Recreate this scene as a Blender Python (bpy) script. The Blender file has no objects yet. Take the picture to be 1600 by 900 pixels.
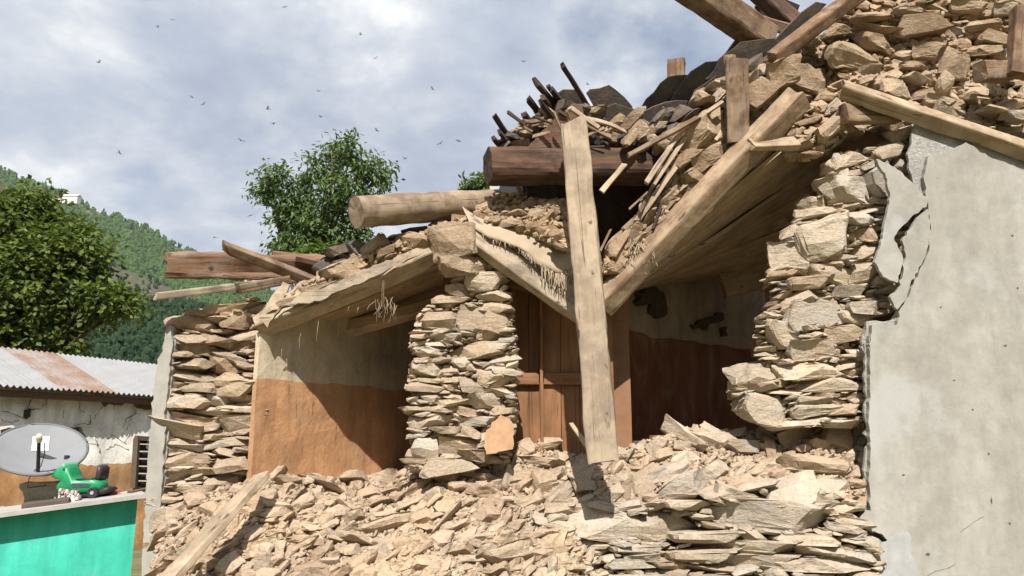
import bpy, bmesh, math, random
import numpy as np
from mathutils import Vector, Matrix, noise

rnd = random.Random(7)
R = math.radians
scene = bpy.context.scene
col = scene.collection

# ------------------------------------------------------------------ camera
FPX, PITCH, CAMZ = 1155.0, R(11.0), 1.65
cd = bpy.data.cameras.new('camera')
cd.sensor_width = 36.0
cd.lens = FPX / 1600 * 36
cd.clip_end = 9000
cam = bpy.data.objects.new('camera', cd)
cam.location = (0, 0, CAMZ)
cam.rotation_euler = (R(90) + PITCH, 0, 0)
col.objects.link(cam)
scene.camera = cam

# ------------------------------------------------------------------ light
SUN_EL, SUN_AZ = 47.0, 0.5          # azimuth: degrees to the left of straight behind the camera
to_sun = Vector((-math.sin(R(SUN_AZ)) * math.cos(R(SUN_EL)), -math.cos(R(SUN_AZ)) * math.cos(R(SUN_EL)), math.sin(R(SUN_EL))))
sl = bpy.data.lights.new('sun', 'SUN')
sl.energy = 5.0
sl.angle = R(0.55)
sl.color = (1.0, 0.94, 0.86)
so = bpy.data.objects.new('sun', sl)
so.rotation_euler = (-to_sun).to_track_quat('-Z', 'Y').to_euler()
so.location = (-3, -6, 12)
col.objects.link(so)

world = bpy.data.worlds.new('World')
scene.world = world
world.use_nodes = True


def build_world():
    nt = world.node_tree
    nt.nodes.clear()
    N = nt.nodes.new
    L = nt.links.new
    out = N('ShaderNodeOutputWorld')
    bg = N('ShaderNodeBackground')
    bg.inputs['Strength'].default_value = 0.075
    sky = N('ShaderNodeTexSky')
    sky.sky_type = 'NISHITA'
    sky.sun_disc = False
    sky.sun_elevation = R(SUN_EL)
    sky.sun_rotation = math.atan2(to_sun.x, to_sun.y)
    sky.air_density = 1.0
    sky.dust_density = 0.6
    tc = N('ShaderNodeTexCoord')
    sep = N('ShaderNodeSeparateXYZ')
    L(tc.outputs['Generated'], sep.inputs[0])
    mx = N('ShaderNodeMath'); mx.operation = 'MAXIMUM'; mx.inputs[1].default_value = 0.0
    L(sep.outputs['Z'], mx.inputs[0])
    ad = N('ShaderNodeMath'); ad.operation = 'ADD'; ad.inputs[1].default_value = 0.35
    L(mx.outputs[0], ad.inputs[0])
    dv = N('ShaderNodeVectorMath'); dv.operation = 'DIVIDE'
    cb = N('ShaderNodeCombineXYZ')
    for k in range(3):
        L(ad.outputs[0], cb.inputs[k])
    L(tc.outputs['Generated'], dv.inputs[0]); L(cb.outputs[0], dv.inputs[1])

    def nz(scale, detail, rough, off):
        mp = N('ShaderNodeMapping'); mp.inputs['Location'].default_value = off
        L(dv.outputs[0], mp.inputs[0])
        n = N('ShaderNodeTexNoise'); n.inputs['Scale'].default_value = scale
        n.inputs['Detail'].default_value = detail; n.inputs['Roughness'].default_value = rough
        L(mp.outputs[0], n.inputs['Vector'])
        return n

    def ramp(src, stops):
        r = N('ShaderNodeValToRGB')
        e = r.color_ramp.elements
        while len(e) < len(stops):
            e.new(0.5)
        for q, (p, c) in zip(e, stops):
            q.position = p; q.color = c if len(c) == 4 else (*c, 1)
        L(src, r.inputs[0])
        return r
    n1 = nz(1.7, 7, 0.52, (3.1, 1.7, 0.4))
    n2 = nz(3.1, 9, 0.6, (8.3, 2.2, 5.0))
    n2.inputs['Distortion'].default_value = 0.1
    n3 = nz(1.2, 3, 0.5, (1.0, 4.0, 2.0))
    # cloud tone: blue-grey bellies to bright white tops
    tone = ramp(n2.outputs['Fac'], [(0.32, (3.3, 3.75, 4.75)), (0.46, (4.3, 4.75, 5.6)), (0.56, (5.7, 6.0, 6.5)), (0.66, (8.0, 8.1, 8.2))])
    big = ramp(n3.outputs['Fac'], [(0.38, (0.90, 0.91, 0.94)), (0.62, (1.12, 1.11, 1.08))])
    mul = N('ShaderNodeMix'); mul.data_type = 'RGBA'; mul.blend_type = 'MULTIPLY'; mul.inputs[0].default_value = 1
    L(tone.outputs[0], mul.inputs[6]); L(big.outputs[0], mul.inputs[7])
    cover = ramp(n1.outputs['Fac'], [(0.30, (0.1, 0.1, 0.1)), (0.40, (1, 1, 1))])
    mix = N('ShaderNodeMix'); mix.data_type = 'RGBA'
    L(cover.outputs[0], mix.inputs[0])
    L(sky.outputs[0], mix.inputs[6]); L(mul.outputs[2], mix.inputs[7])
    L(mix.outputs[2], bg.inputs['Color'])
    L(bg.outputs[0], out.inputs[0])


build_world()
vs = scene.view_settings
vs.view_transform = 'Standard'
vs.look = 'None'
vs.exposure = 0.74
vs.gamma = 1.0
vs.use_curve_mapping = False
scene.render.engine = 'CYCLES'
scene.cycles.max_bounces = 6
scene.cycles.diffuse_bounces = 4
scene.cycles.use_denoising = True

# ------------------------------------------------------------------ geometry helpers
FW = Vector((0, math.cos(PITCH), math.sin(PITCH)))
UP = Vector((0, -math.sin(PITCH), math.cos(PITCH)))
RT = Vector((1, 0, 0))
CAM = Vector((0, 0, CAMZ))


def ray(px, py):
    return FW + RT * ((px - 800) / FPX) + UP * ((450 - py) / FPX)


def P(px, py, Y):
    """point of the place seen at photo pixel (px, py) standing Y metres in front of the viewpoint"""
    d = ray(px, py)
    return CAM + d * (Y / d.y)


def Pz(px, py, z):
    d = ray(px, py)
    return CAM + d * ((z - CAMZ) / d.z)


def mpp(Y):
    return Y / FPX


def nz3(v, s, o=0.0):
    return noise.noise(Vector((v[0] * s + o, v[1] * s + o * 1.7, v[2] * s - o)))


def tag(o, label, cat, group=None, kind=None):
    o['label'] = label
    o['category'] = cat
    if group:
        o['group'] = group
    if kind:
        o['kind'] = kind
    return o


def structure(o):
    o['kind'] = 'structure'
    return o


def new_obj(name, me, parent=None, loc=None):
    o = bpy.data.objects.new(name, me)
    col.objects.link(o)
    if loc is not None:
        o.location = loc
    if parent is not None:
        o.parent = parent
    return o


def wpos(o):
    v = Vector(o.location)
    p = o.parent
    while p is not None:
        v += p.location
        p = p.parent
    return v


def mesh_from(name, verts, faces, mat, parent=None, smooth=False, base=True):
    """mesh given in world coordinates; its origin is moved to the middle of its base"""
    vv = np.asarray([tuple(v) for v in verts], dtype=float)
    org = np.array([(vv[:, 0].min() + vv[:, 0].max()) / 2, (vv[:, 1].min() + vv[:, 1].max()) / 2, vv[:, 2].min()])
    me = bpy.data.meshes.new(name)
    me.from_pydata([tuple(v) for v in (vv - org)], [], faces)
    me.update()
    if mat:
        me.materials.append(mat)
    if smooth:
        me.polygons.foreach_set('use_smooth', [True] * len(me.polygons))
    loc = Vector(org)
    if parent is not None:
        loc = loc - wpos(parent)
    return new_obj(name, me, parent, loc)


def empty(name, loc):
    o = bpy.data.objects.new(name, None)
    o.location = loc
    o.empty_display_size = 0.2
    col.objects.link(o)
    return o


# ------------------------------------------------------------------ material helpers
class MB:
    def __init__(self, name, rough=0.9, spec=0.25):
        self.m = bpy.data.materials.new(name)
        self.m.use_nodes = True
        self.nt = self.m.node_tree
        self.b = self.nt.nodes['Principled BSDF']
        self.b.inputs['Roughness'].default_value = rough
        self.b.inputs['Specular IOR Level'].default_value = spec
        self.geo = None

    def N(self, t, **kw):
        n = self.nt.nodes.new(t)
        for k, v in kw.items():
            setattr(n, k, v)
        return n

    def L(self, a, b):
        self.nt.links.new(a, b)

    def pos(self, scale=(1, 1, 1), obj=False, off=(0, 0, 0), rot=(0, 0, 0)):
        if obj:
            src = self.N('ShaderNodeTexCoord').outputs['Object']
        else:
            src = self.N('ShaderNodeNewGeometry').outputs['Position']
        mp = self.N('ShaderNodeMapping')
        mp.inputs['Scale'].default_value = scale
        mp.inputs['Location'].default_value = off
        mp.inputs['Rotation'].default_value = rot
        self.L(src, mp.inputs[0])
        return mp.outputs[0]

    def noise(self, vec, scale=5, detail=5, rough=0.6, dist=0.0):
        n = self.N('ShaderNodeTexNoise')
        n.inputs['Scale'].default_value = scale
        n.inputs['Detail'].default_value = detail
        n.inputs['Roughness'].default_value = rough
        n.inputs['Distortion'].default_value = dist
        self.L(vec, n.inputs['Vector'])
        return n.outputs['Fac']

    def ramp(self, src, stops, interp='LINEAR'):
        r = self.N('ShaderNodeValToRGB')
        r.color_ramp.interpolation = interp
        e = r.color_ramp.elements
        while len(e) < len(stops):
            e.new(0.5)
        for q, (p, c) in zip(e, stops):
            q.position = p
            q.color = (*c, 1) if not isinstance(c, (int, float)) else (c, c, c, 1)
        self.L(src, r.inputs[0])
        return r.outputs[0]

    def mix(self, fac, a, b, mode='MIX'):
        n = self.N('ShaderNodeMix', data_type='RGBA', blend_type=mode)
        for i, v in ((0, fac), (6, a), (7, b)):
            if isinstance(v, (int, float)):
                n.inputs[i].default_value = v
            elif isinstance(v, tuple):
                n.inputs[i].default_value = (*v, 1)
            else:
                self.L(v, n.inputs[i])
        return n.outputs[2]

    def math(self, op, a, b=None):
        n = self.N('ShaderNodeMath', operation=op)
        for i, v in ((0, a), (1, b)):
            if v is None:
                continue
            if isinstance(v, (int, float)):
                n.inputs[i].default_value = v
            else:
                self.L(v, n.inputs[i])
        return n.outputs[0]

    def color(self, c):
        if isinstance(c, tuple):
            self.b.inputs['Base Color'].default_value = (*c, 1)
        else:
            self.L(c, self.b.inputs['Base Color'])
        return self

    def bump(self, h, strength=0.5, dist=0.01):
        n = self.N('ShaderNodeBump')
        n.inputs['Strength'].default_value = strength
        n.inputs['Distance'].default_value = dist
        self.L(h, n.inputs['Height'])
        self.L(n.outputs[0], self.b.inputs['Normal'])
        return self


def stone_material(name, palette, island=False, sat=1.0, bump=0.8):
    b = MB(name, 0.92, 0.15)
    if island:
        r = b.N('ShaderNodeNewGeometry').outputs['Random Per Island']
    else:
        r = b.N('ShaderNodeObjectInfo').outputs['Random']
    n = len(palette)
    base = b.ramp(r, [((i + 0.0) / max(1, n - 1), c) for i, c in enumerate(palette)])
    p = b.pos()
    big = b.noise(p, 5.0, 6, 0.6, 0.4)
    c = b.mix(b.ramp(big, [(0.38, 0.0), (0.66, 0.75)]), base, (0.42, 0.33, 0.24))      # dried mud smeared over
    fine = b.noise(p, 42, 8, 0.7)
    c = b.mix(1.0, c, b.ramp(fine, [(0.25, 0.62), (0.5, 1.0), (0.78, 1.22)]), 'MULTIPLY')
    pl = b.pos((3, 3, 26), obj=True)
    lam = b.noise(pl, 1.6, 4, 0.55, 0.6)
    c = b.mix(0.16, c, b.ramp(lam, [(0.3, 0.55), (0.6, 1.15)]), 'MULTIPLY')
    st = b.noise(b.pos(off=(4, 9, 2)), 1.6, 5, 0.6)
    c = b.mix(0.8, c, b.ramp(st, [(0.32, (0.70, 0.66, 0.62)), (0.5, (1.0, 1.0, 1.0)), (0.7, (1.12, 1.08, 1.0))]), 'MULTIPLY')
    b.color(c)
    h = b.math('ADD', b.math('MULTIPLY', fine, 0.5), b.math('MULTIPLY', lam, 0.10))
    h = b.math('ADD', h, b.math('MULTIPLY', b.noise(b.pos((1, 1, 2.2)), 15, 7, 0.68, 0.3), 1.0))
    b.bump(h, bump, 0.022)
    return b.m


TAN = [(0.46, 0.355, 0.24), (0.40, 0.305, 0.20), (0.35, 0.29, 0.215), (0.50, 0.42, 0.31), (0.42, 0.32, 0.21), (0.33, 0.27, 0.20)]
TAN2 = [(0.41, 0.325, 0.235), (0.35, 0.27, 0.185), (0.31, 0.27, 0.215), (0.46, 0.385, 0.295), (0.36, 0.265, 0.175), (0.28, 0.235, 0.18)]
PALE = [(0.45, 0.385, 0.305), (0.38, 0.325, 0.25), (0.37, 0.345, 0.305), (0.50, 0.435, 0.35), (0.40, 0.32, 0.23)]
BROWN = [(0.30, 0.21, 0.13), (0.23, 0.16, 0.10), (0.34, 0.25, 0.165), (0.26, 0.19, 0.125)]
RUB = [(0.43, 0.325, 0.23), (0.37, 0.275, 0.19), (0.47, 0.38, 0.285), (0.40, 0.30, 0.205), (0.36, 0.305, 0.24)]
M = {}
M['stone_tan'] = stone_material('stone_tan', TAN2)
M['stone_pale'] = stone_material('stone_pale', PALE)
M['stone_brown'] = stone_material('stone_brown', BROWN)
M['stone_rubble'] = stone_material('stone_rubble', RUB)
M['chips'] = stone_material('rubble_chips', RUB, island=True)
M['chips_tan'] = stone_material('wall_chips', TAN2, island=True)
M['clods'] = stone_material('roof_clods', [(0.42, 0.30, 0.185), (0.36, 0.25, 0.15), (0.46, 0.34, 0.22)], island=True)


def mk(name, fn):
    M[name] = fn()


def earth(name, a, bcol, scale=7, bump=0.9):
    b = MB(name, 0.95, 0.1)
    p = b.pos()
    n = b.noise(p, scale, 8, 0.65, 0.3)
    f = b.noise(p, scale * 8, 8, 0.7)
    c = b.mix(n, a, bcol)
    c = b.mix(1, c, b.ramp(f, [(0.28, 0.6), (0.7, 1.2)]), 'MULTIPLY')
    b.color(c).bump(b.math('ADD', n, b.math('MULTIPLY', f, 0.6)), bump, 0.03)
    return b.m


M['mud'] = earth('mud_mortar', (0.30, 0.215, 0.135), (0.22, 0.155, 0.095))
M['mud_dust'] = earth('earth_dust', (0.42, 0.315, 0.215), (0.34, 0.25, 0.165))
M['mud_roof'] = earth('roof_mud', (0.38, 0.27, 0.165), (0.29, 0.205, 0.125))
M['soil'] = earth('ground_soil', (0.22, 0.18, 0.11), (0.12, 0.13, 0.05), 0.4)
M['dark_core'] = earth('void_shade_earth', (0.07, 0.05, 0.035), (0.04, 0.03, 0.022))  # near-black colour stands in for shade in the void under the log


def wood(name, light, dark, stain=None, ring=26, bump=0.5, rough=0.8, dust=0.0):
    b = MB(name, rough, 0.2)
    rn = b.N('ShaderNodeObjectInfo').outputs['Random']
    tc = b.N('ShaderNodeTexCoord').outputs['Object']
    cb = b.N('ShaderNodeCombineXYZ')
    b.L(b.math('MULTIPLY', rn, 37.0), cb.inputs[0]); b.L(b.math('MULTIPLY', rn, 11.0), cb.inputs[1])
    av = b.N('ShaderNodeVectorMath', operation='ADD')
    b.L(tc, av.inputs[0]); b.L(cb.outputs[0], av.inputs[1])
    mp = b.N('ShaderNodeMapping'); mp.inputs['Scale'].default_value = (1.3, ring, ring)
    b.L(av.outputs[0], mp.inputs[0])
    g = b.noise(mp.outputs[0], 1.0, 6, 0.65, 0.5)
    mp2 = b.N('ShaderNodeMapping'); mp2.inputs['Scale'].default_value = (2.2, 4.5, 4.5)
    b.L(av.outputs[0], mp2.inputs[0])
    s = b.noise(mp2.outputs[0], 1.4, 5, 0.6, 0.4)
    c = b.mix(b.ramp(g, [(0.33, 0.0), (0.62, 1.0)]), dark, light)
    if stain:
        c = b.mix(b.ramp(s, [(0.45, 0.0), (0.58, 0.85)]), c, stain)
    c = b.mix(1, c, b.ramp(s, [(0.25, 0.65), (0.7, 1.15)]), 'MULTIPLY')
    if dust:
        d = b.noise(b.pos(), 6, 6, 0.65)
        c = b.mix(b.ramp(d, [(0.42, 0.0), (0.6, dust)]), c, (0.50, 0.40, 0.28))
    mp3 = b.N('ShaderNodeMapping'); mp3.inputs['Scale'].default_value = (0.9, 60, 60)
    b.L(av.outputs[0], mp3.inputs[0])
    crack = b.noise(mp3.outputs[0], 1.0, 2, 0.5, 1.2)
    ck = b.ramp(crack, [(0.30, 0.25), (0.36, 1.0)])
    c = b.mix(0.8, c, ck, 'MULTIPLY')
    kn = b.noise(mp2.outputs[0], 3.1, 2, 0.4, 0.8)
    c = b.mix(1, c, b.ramp(kn, [(0.24, 0.35), (0.31, 1.0)]), 'MULTIPLY')
    big = b.noise(b.pos(off=(2, 5, 1)), 2.6, 5, 0.6)
    c = b.mix(0.7, c, b.ramp(big, [(0.3, 0.62), (0.7, 1.12)]), 'MULTIPLY')
    b.color(c)
    h = b.math('ADD', b.math('MULTIPLY', g, 0.6), b.math('MULTIPLY', ck, 0.7))
    h = b.math('ADD', h, b.math('MULTIPLY', kn, 0.5))
    b.bump(h, bump, 0.008)
    return b.m


M['wood_pale'] = wood('weathered_pale_wood', (0.43, 0.335, 0.235), (0.31, 0.235, 0.16), stain=(0.27, 0.205, 0.145), dust=0.6, bump=0.7)
M['wood_grey'] = wood('grey_weathered_wood', (0.40, 0.33, 0.25), (0.26, 0.205, 0.145), stain=(0.15, 0.12, 0.095), dust=0.55)
M['wood_prop'] = wood('prop_wood', (0.41, 0.315, 0.22), (0.31, 0.235, 0.165), stain=(0.24, 0.19, 0.145), dust=0.5, ring=18, bump=0.6)
M['wood_red'] = wood('raw_red_wood', (0.27, 0.155, 0.092), (0.13, 0.075, 0.048), stain=(0.20, 0.145, 0.11), bump=0.9)
M['wood_char'] = wood('dark_smoky_wood', (0.17, 0.092, 0.055), (0.06, 0.038, 0.028), stain=(0.035, 0.027, 0.023), bump=0.8)
M['wood_black'] = wood('sooty_batten_wood', (0.085, 0.055, 0.042), (0.03, 0.022, 0.02))
M['wood_brown'] = wood('brown_timber', (0.25, 0.145, 0.082), (0.14, 0.08, 0.047), stain=(0.09, 0.058, 0.04), dust=0.3, bump=0.8)
M['wood_beam'] = wood('slanting_beam_wood', (0.36, 0.25, 0.155), (0.25, 0.165, 0.10), stain=(0.20, 0.125, 0.08), dust=0.5, bump=0.8)
M['wood_tan'] = wood('fresh_tan_wood', (0.40, 0.30, 0.195), (0.31, 0.225, 0.14), stain=(0.25, 0.18, 0.12), dust=0.5)
M['wood_log'] = wood('bark_stripped_log', (0.34, 0.25, 0.17), (0.20, 0.145, 0.10), stain=(0.16, 0.115, 0.08), dust=0.4)
M['wood_ceiling'] = wood('ceiling_boards', (0.52, 0.385, 0.25), (0.40, 0.29, 0.185), dust=0.3)
M['wood_door'] = wood('painted_door_wood', (0.27, 0.135, 0.065), (0.20, 0.098, 0.05), bump=0.2, rough=0.6)


def slate_mat():
    b = MB('dark_roof_slate', 0.75, 0.3)
    p = b.pos()
    n = b.noise(p, 6, 6, 0.6)
    f = b.noise(p, 40, 6, 0.7)
    r = b.N('ShaderNodeObjectInfo').outputs['Random']
    base = b.ramp(r, [(0, (0.075, 0.066, 0.06)), (0.5, (0.11, 0.09, 0.075)), (1, (0.055, 0.05, 0.05))])
    c = b.mix(b.ramp(n, [(0.48, 0.0), (0.68, 0.5)]), base, (0.22, 0.15, 0.09))
    c = b.mix(1, c, b.ramp(f, [(0.3, 0.7), (0.7, 1.2)]), 'MULTIPLY')
    b.color(c).bump(b.math('ADD', n, b.math('MULTIPLY', f, 0.5)), 0.6, 0.015)
    return b.m


M['slate'] = slate_mat()


def plaster_mat():
    b = MB('cement_plaster', 0.88, 0.2)
    p = b.pos()
    big = b.noise(b.pos((1, 1, 0.45)), 2.3, 7, 0.62, 0.5)
    mid = b.noise(p, 9, 7, 0.65, 0.3)
    f = b.noise(p, 90, 6, 0.7)
    c = b.ramp(big, [(0.30, (0.27, 0.256, 0.225)), (0.48, (0.305, 0.29, 0.257)), (0.62, (0.35, 0.335, 0.302)), (0.75, (0.315, 0.298, 0.264))])
    c = b.mix(0.5, c, b.ramp(mid, [(0.3, 0.72), (0.7, 1.18)]), 'MULTIPLY')
    streak = b.noise(b.pos((9, 9, 1.1)), 1.0, 5, 0.6)
    c = b.mix(0.2, c, b.ramp(streak, [(0.35, 0.7), (0.65, 1.15)]), 'MULTIPLY')
    grey = b.noise(b.pos(off=(5, 2, 7)), 1.5, 5, 0.6)
    c = b.mix(b.ramp(grey, [(0.57, 0.0), (0.66, 0.7)]), c, (0.37, 0.37, 0.36))
    pit = b.noise(b.pos(off=(1, 7, 3)), 17, 2, 0.4)
    c = b.mix(0.5, c, b.ramp(pit, [(0.20, 0.35), (0.235, 1.0)]), 'MULTIPLY')
    c = b.mix(0.5, c, b.ramp(f, [(0.3, 0.85), (0.7, 1.1)]), 'MULTIPLY')
    b.color(c)
    b.bump(b.math('ADD', b.math('MULTIPLY', mid, 0.7), b.math('MULTIPLY', f, 0.25)), 0.35, 0.012)
    return b.m


M['plaster'] = plaster_mat()


def render_mat():
    b = MB('rough_cement_render', 0.95, 0.1)
    p = b.pos()
    f = b.noise(p, 38, 8, 0.75)
    n = b.noise(p, 6, 5, 0.6)
    c = b.ramp(n, [(0.35, (0.36, 0.345, 0.32)), (0.65, (0.50, 0.48, 0.445))])
    c = b.mix(1, c, b.ramp(f, [(0.3, 0.62), (0.7, 1.15)]), 'MULTIPLY')
    b.color(c).bump(f, 0.9, 0.03)
    return b.m


M['render'] = render_mat()


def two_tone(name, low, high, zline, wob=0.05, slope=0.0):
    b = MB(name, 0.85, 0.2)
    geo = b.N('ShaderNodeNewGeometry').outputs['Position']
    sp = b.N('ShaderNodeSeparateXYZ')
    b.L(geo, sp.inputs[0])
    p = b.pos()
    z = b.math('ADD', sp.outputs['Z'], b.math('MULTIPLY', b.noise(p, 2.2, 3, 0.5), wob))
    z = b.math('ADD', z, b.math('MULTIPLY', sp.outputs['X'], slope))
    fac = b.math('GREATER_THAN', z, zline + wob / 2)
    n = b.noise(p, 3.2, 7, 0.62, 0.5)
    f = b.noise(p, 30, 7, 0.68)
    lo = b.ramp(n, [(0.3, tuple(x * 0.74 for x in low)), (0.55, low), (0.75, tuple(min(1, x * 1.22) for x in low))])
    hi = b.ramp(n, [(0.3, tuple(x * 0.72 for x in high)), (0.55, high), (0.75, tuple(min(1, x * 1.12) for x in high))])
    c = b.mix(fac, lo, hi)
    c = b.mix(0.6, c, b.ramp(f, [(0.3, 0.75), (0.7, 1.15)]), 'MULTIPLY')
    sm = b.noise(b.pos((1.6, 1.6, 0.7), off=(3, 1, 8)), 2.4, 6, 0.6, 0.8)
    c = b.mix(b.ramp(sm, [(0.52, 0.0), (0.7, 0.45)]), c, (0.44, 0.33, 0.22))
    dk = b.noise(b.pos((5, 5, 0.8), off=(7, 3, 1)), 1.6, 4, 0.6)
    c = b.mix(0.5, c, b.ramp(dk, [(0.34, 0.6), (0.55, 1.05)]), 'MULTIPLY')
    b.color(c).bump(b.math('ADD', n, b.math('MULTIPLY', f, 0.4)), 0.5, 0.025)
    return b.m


def plain(name, c, rough=0.7, spec=0.3, var=0.15, scale=8, metal=0.0):
    b = MB(name, rough, spec)
    b.b.inputs['Metallic'].default_value = metal
    n = b.noise(b.pos(), scale, 6, 0.65)
    b.color(b.mix(1, c, b.ramp(n, [(0.3, 1 - var), (0.7, 1 + var)]), 'MULTIPLY'))
    b.bump(n, 0.15, 0.005)
    return b.m


# ------------------------------------------------------------------ stones
def rock_mesh(name, seed, level=2, boxy=0.55, cuts=7, strata=0.07):
    r = random.Random(seed)
    bm = bmesh.new()
    bmesh.ops.create_icosphere(bm, subdivisions=level, radius=1.0)
    co = np.array([v.co[:] for v in bm.verts])
    co = np.sign(co) * np.abs(co) ** boxy
    for k in range(cuts):
        th = r.uniform(0, 2 * math.pi)
        n = np.array([math.cos(th), math.sin(th), r.gauss(0, 0.55)])
        n /= np.linalg.norm(n)
        d = r.uniform(0.62, 0.95)
        e = np.maximum(0, co @ n - d)
        co = co - np.outer(e, n)
    for k in range(2):                       # top and bottom bedding planes, a little out of level
        n = np.array([r.gauss(0, 0.16), r.gauss(0, 0.16), 1 if k else -1.0])
        n /= np.linalg.norm(n)
        e = np.maximum(0, co @ n - r.uniform(0.5, 0.8))
        co = co - np.outer(e, n)
    lay = [1 + r.uniform(-strata, strata) for _ in range(9)]
    off = r.uniform(0, 50)
    for i in range(len(co)):
        k = int((co[i, 2] * 0.5 + 0.5) * 7.99)
        s = lay[max(0, min(8, k))]
        j = noise.noise(Vector((co[i, 0] * 1.9 + off, co[i, 1] * 1.9, co[i, 2] * 1.9))) * 0.12
        co[i, 0] *= s + j
        co[i, 1] *= s + j
        co[i, 2] += noise.noise(Vector((co[i, 0] * 2.3, co[i, 1] * 2.3 + off, 3.0))) * 0.14
    mn, mxx = co.min(0), co.max(0)
    co = (co - (mn + mxx) / 2) / (mxx - mn)
    faces = [[v.index for v in f.verts] for f in bm.faces]
    bm.free()
    return co, faces


STONE = []
for s in range(26):
    STONE.append(rock_mesh('s', 100 + s, 3, rnd.uniform(0.24, 0.5), rnd.randint(7, 11), 0.06))
LOW = [rock_mesh('l', 300 + s, 1, rnd.uniform(0.5, 0.8), rnd.randint(4, 8), 0.03) for s in range(14)]
HERO = [rock_mesh('h', 500 + s, 4, rnd.uniform(0.28, 0.5), rnd.randint(8, 12), 0.05) for s in range(8)]


def roughen(pool, amp):
    for co, f in pool:
        o = rnd.uniform(0, 90)
        for i in range(len(co)):
            v = Vector(co[i]) * 7
            v.z *= 1.4
            n = noise.noise(v + Vector((o, 0, 0))) + 0.5 * noise.noise(v * 2.3 + Vector((0, o, 0)))
            co[i] *= 1 + amp * n


roughen(HERO, 0.04)
roughen(STONE, 0.035)
_stone_cache = {}


def stone_data(pool, k, mat):
    key = (id(pool), k, mat.name)
    if key not in _stone_cache:
        co, faces = pool[k]
        me = bpy.data.meshes.new('stone')
        me.from_pydata([tuple(v) for v in co], [], faces)
        me.update()
        me.materials.append(mat)
        _stone_cache[key] = me
    return _stone_cache[key]


def rot_for(ang, yaw, pitch):
    return Matrix.Rotation(yaw, 3, 'Z') @ Matrix.Rotation(pitch, 3, 'X') @ Matrix.Rotation(-ang, 3, 'Y')


class Fill:
    """packs stones of falling size into an outline so that they lie side by side"""
    S = 2

    def __init__(self, poly, seed=1):
        self.r = random.Random(seed)
        self.poly = np.array(poly, float)
        mn = self.poly.min(0) - 40
        mx = self.poly.max(0) + 40
        self.o = mn
        self.w = int((mx[0] - mn[0]) / self.S) + 1
        self.h = int((mx[1] - mn[1]) / self.S) + 1
        yy, xx = np.mgrid[0:self.h, 0:self.w]
        X = xx * self.S + mn[0]
        Y = yy * self.S + mn[1]
        ins = np.zeros((self.h, self.w), bool)
        n = len(poly)
        for i in range(n):
            x0, y0 = self.poly[i]
            x1, y1 = self.poly[(i + 1) % n]
            if y0 == y1:
                continue
            c = ((Y >= min(y0, y1)) & (Y < max(y0, y1)))
            xi = x0 + (Y - y0) / (y1 - y0) * (x1 - x0)
            ins ^= c & (X < xi)
        self.X, self.Y, self.ins = X, Y, ins
        self.occ = np.zeros_like(ins)
        self.inside = np.argwhere(ins)
        self.items = []

    def ell(self, cx, cy, w, h, a, k=1.0):
        q = int(max(w, h) / 2 / self.S) + 2
        ix = int((cx - self.o[0]) / self.S)
        iy = int((cy - self.o[1]) / self.S)
        sl_ = (slice(max(0, iy - q), min(self.h, iy + q + 1)), slice(max(0, ix - q), min(self.w, ix + q + 1)))
        dx = self.X[sl_] - cx
        dy = -(self.Y[sl_] - cy)
        u = (dx * math.cos(a) + dy * math.sin(a)) / (w / 2 * k)
        v = (-dx * math.sin(a) + dy * math.cos(a)) / (h / 2 * k)
        return sl_, (np.abs(u) ** 3 + np.abs(v) ** 3) < 1

    def hero(self, cx, cy, w, h, a=0.0):
        s, m = self.ell(cx, cy, w, h, a, 0.95)
        self.occ[s] |= m

    def run(self, wmax, wmin, aspect, ang, spread, steps=26, tries=60, over=0.22, inside=0.62, power=1.0):
        r = self.r
        for k in range(steps):
            w0 = wmax * (wmin / wmax) ** ((k / (steps - 1)) ** power)
            for t in range(int(tries * (1 + k * 0.22))):
                iy, ix = self.inside[r.randrange(len(self.inside))]
                if self.occ[iy, ix]:
                    continue
                cx = ix * self.S + self.o[0] + r.uniform(-1, 1)
                cy = iy * self.S + self.o[1] + r.uniform(-1, 1)
                w = w0 * r.uniform(0.8, 1.2)
                h = w / r.uniform(*aspect)
                a = (ang(cx, cy) if callable(ang) else ang) + r.gauss(0, spread)
                s, m = self.ell(cx, cy, w, h, a)
                c = m.sum()
                if c == 0 or (self.occ[s] & m).sum() > over * c or (self.ins[s] & m).sum() < inside * c:
                    continue
                s2, m2 = self.ell(cx, cy, w, h, a, 0.9)
                self.occ[s2] |= m2
                self.items.append((cx, cy, w, h, a))
        self.items.sort(key=lambda q: -q[2] * q[3])
        return self.items


def place_stone(item, Y, mat, parent=None, name='stone', depth=None, tilt=0.16, pool=None, grow=(1.10, 1.24), r=rnd, hero=False, pitch=0.0):
    cx, cy, w, h, a = item[:5]
    Yc = Y(cx, cy) if callable(Y) else Y
    s = mpp(Yc)
    sx, sz = w * s * grow[0], h * s * grow[1]
    sy = depth if depth else max(0.10, min(0.42, sx * r.uniform(0.6, 1.0)))
    pool = HERO if hero else (pool or STONE)
    me = stone_data(pool, r.randrange(len(pool)), mat)
    loc = P(cx, cy, Yc) + Vector((0, sy * 0.35 + r.uniform(-0.035, 0.03), 0))
    o = bpy.data.objects.new(name, me)
    m3 = rot_for(a, r.gauss(0, tilt * 1.3), r.gauss(0, tilt * 0.6) + pitch)
    if r.random() < 0.5:
        m3 = m3 @ Matrix.Rotation(math.pi, 3, 'Z')
    m3 = m3 @ Matrix.Diagonal((sx, sy, sz))
    if parent is not None:
        loc = loc - wpos(parent)
        o.parent = parent
    o.matrix_basis = Matrix.Translation(loc) @ m3.to_4x4()
    col.objects.link(o)
    return o


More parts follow.
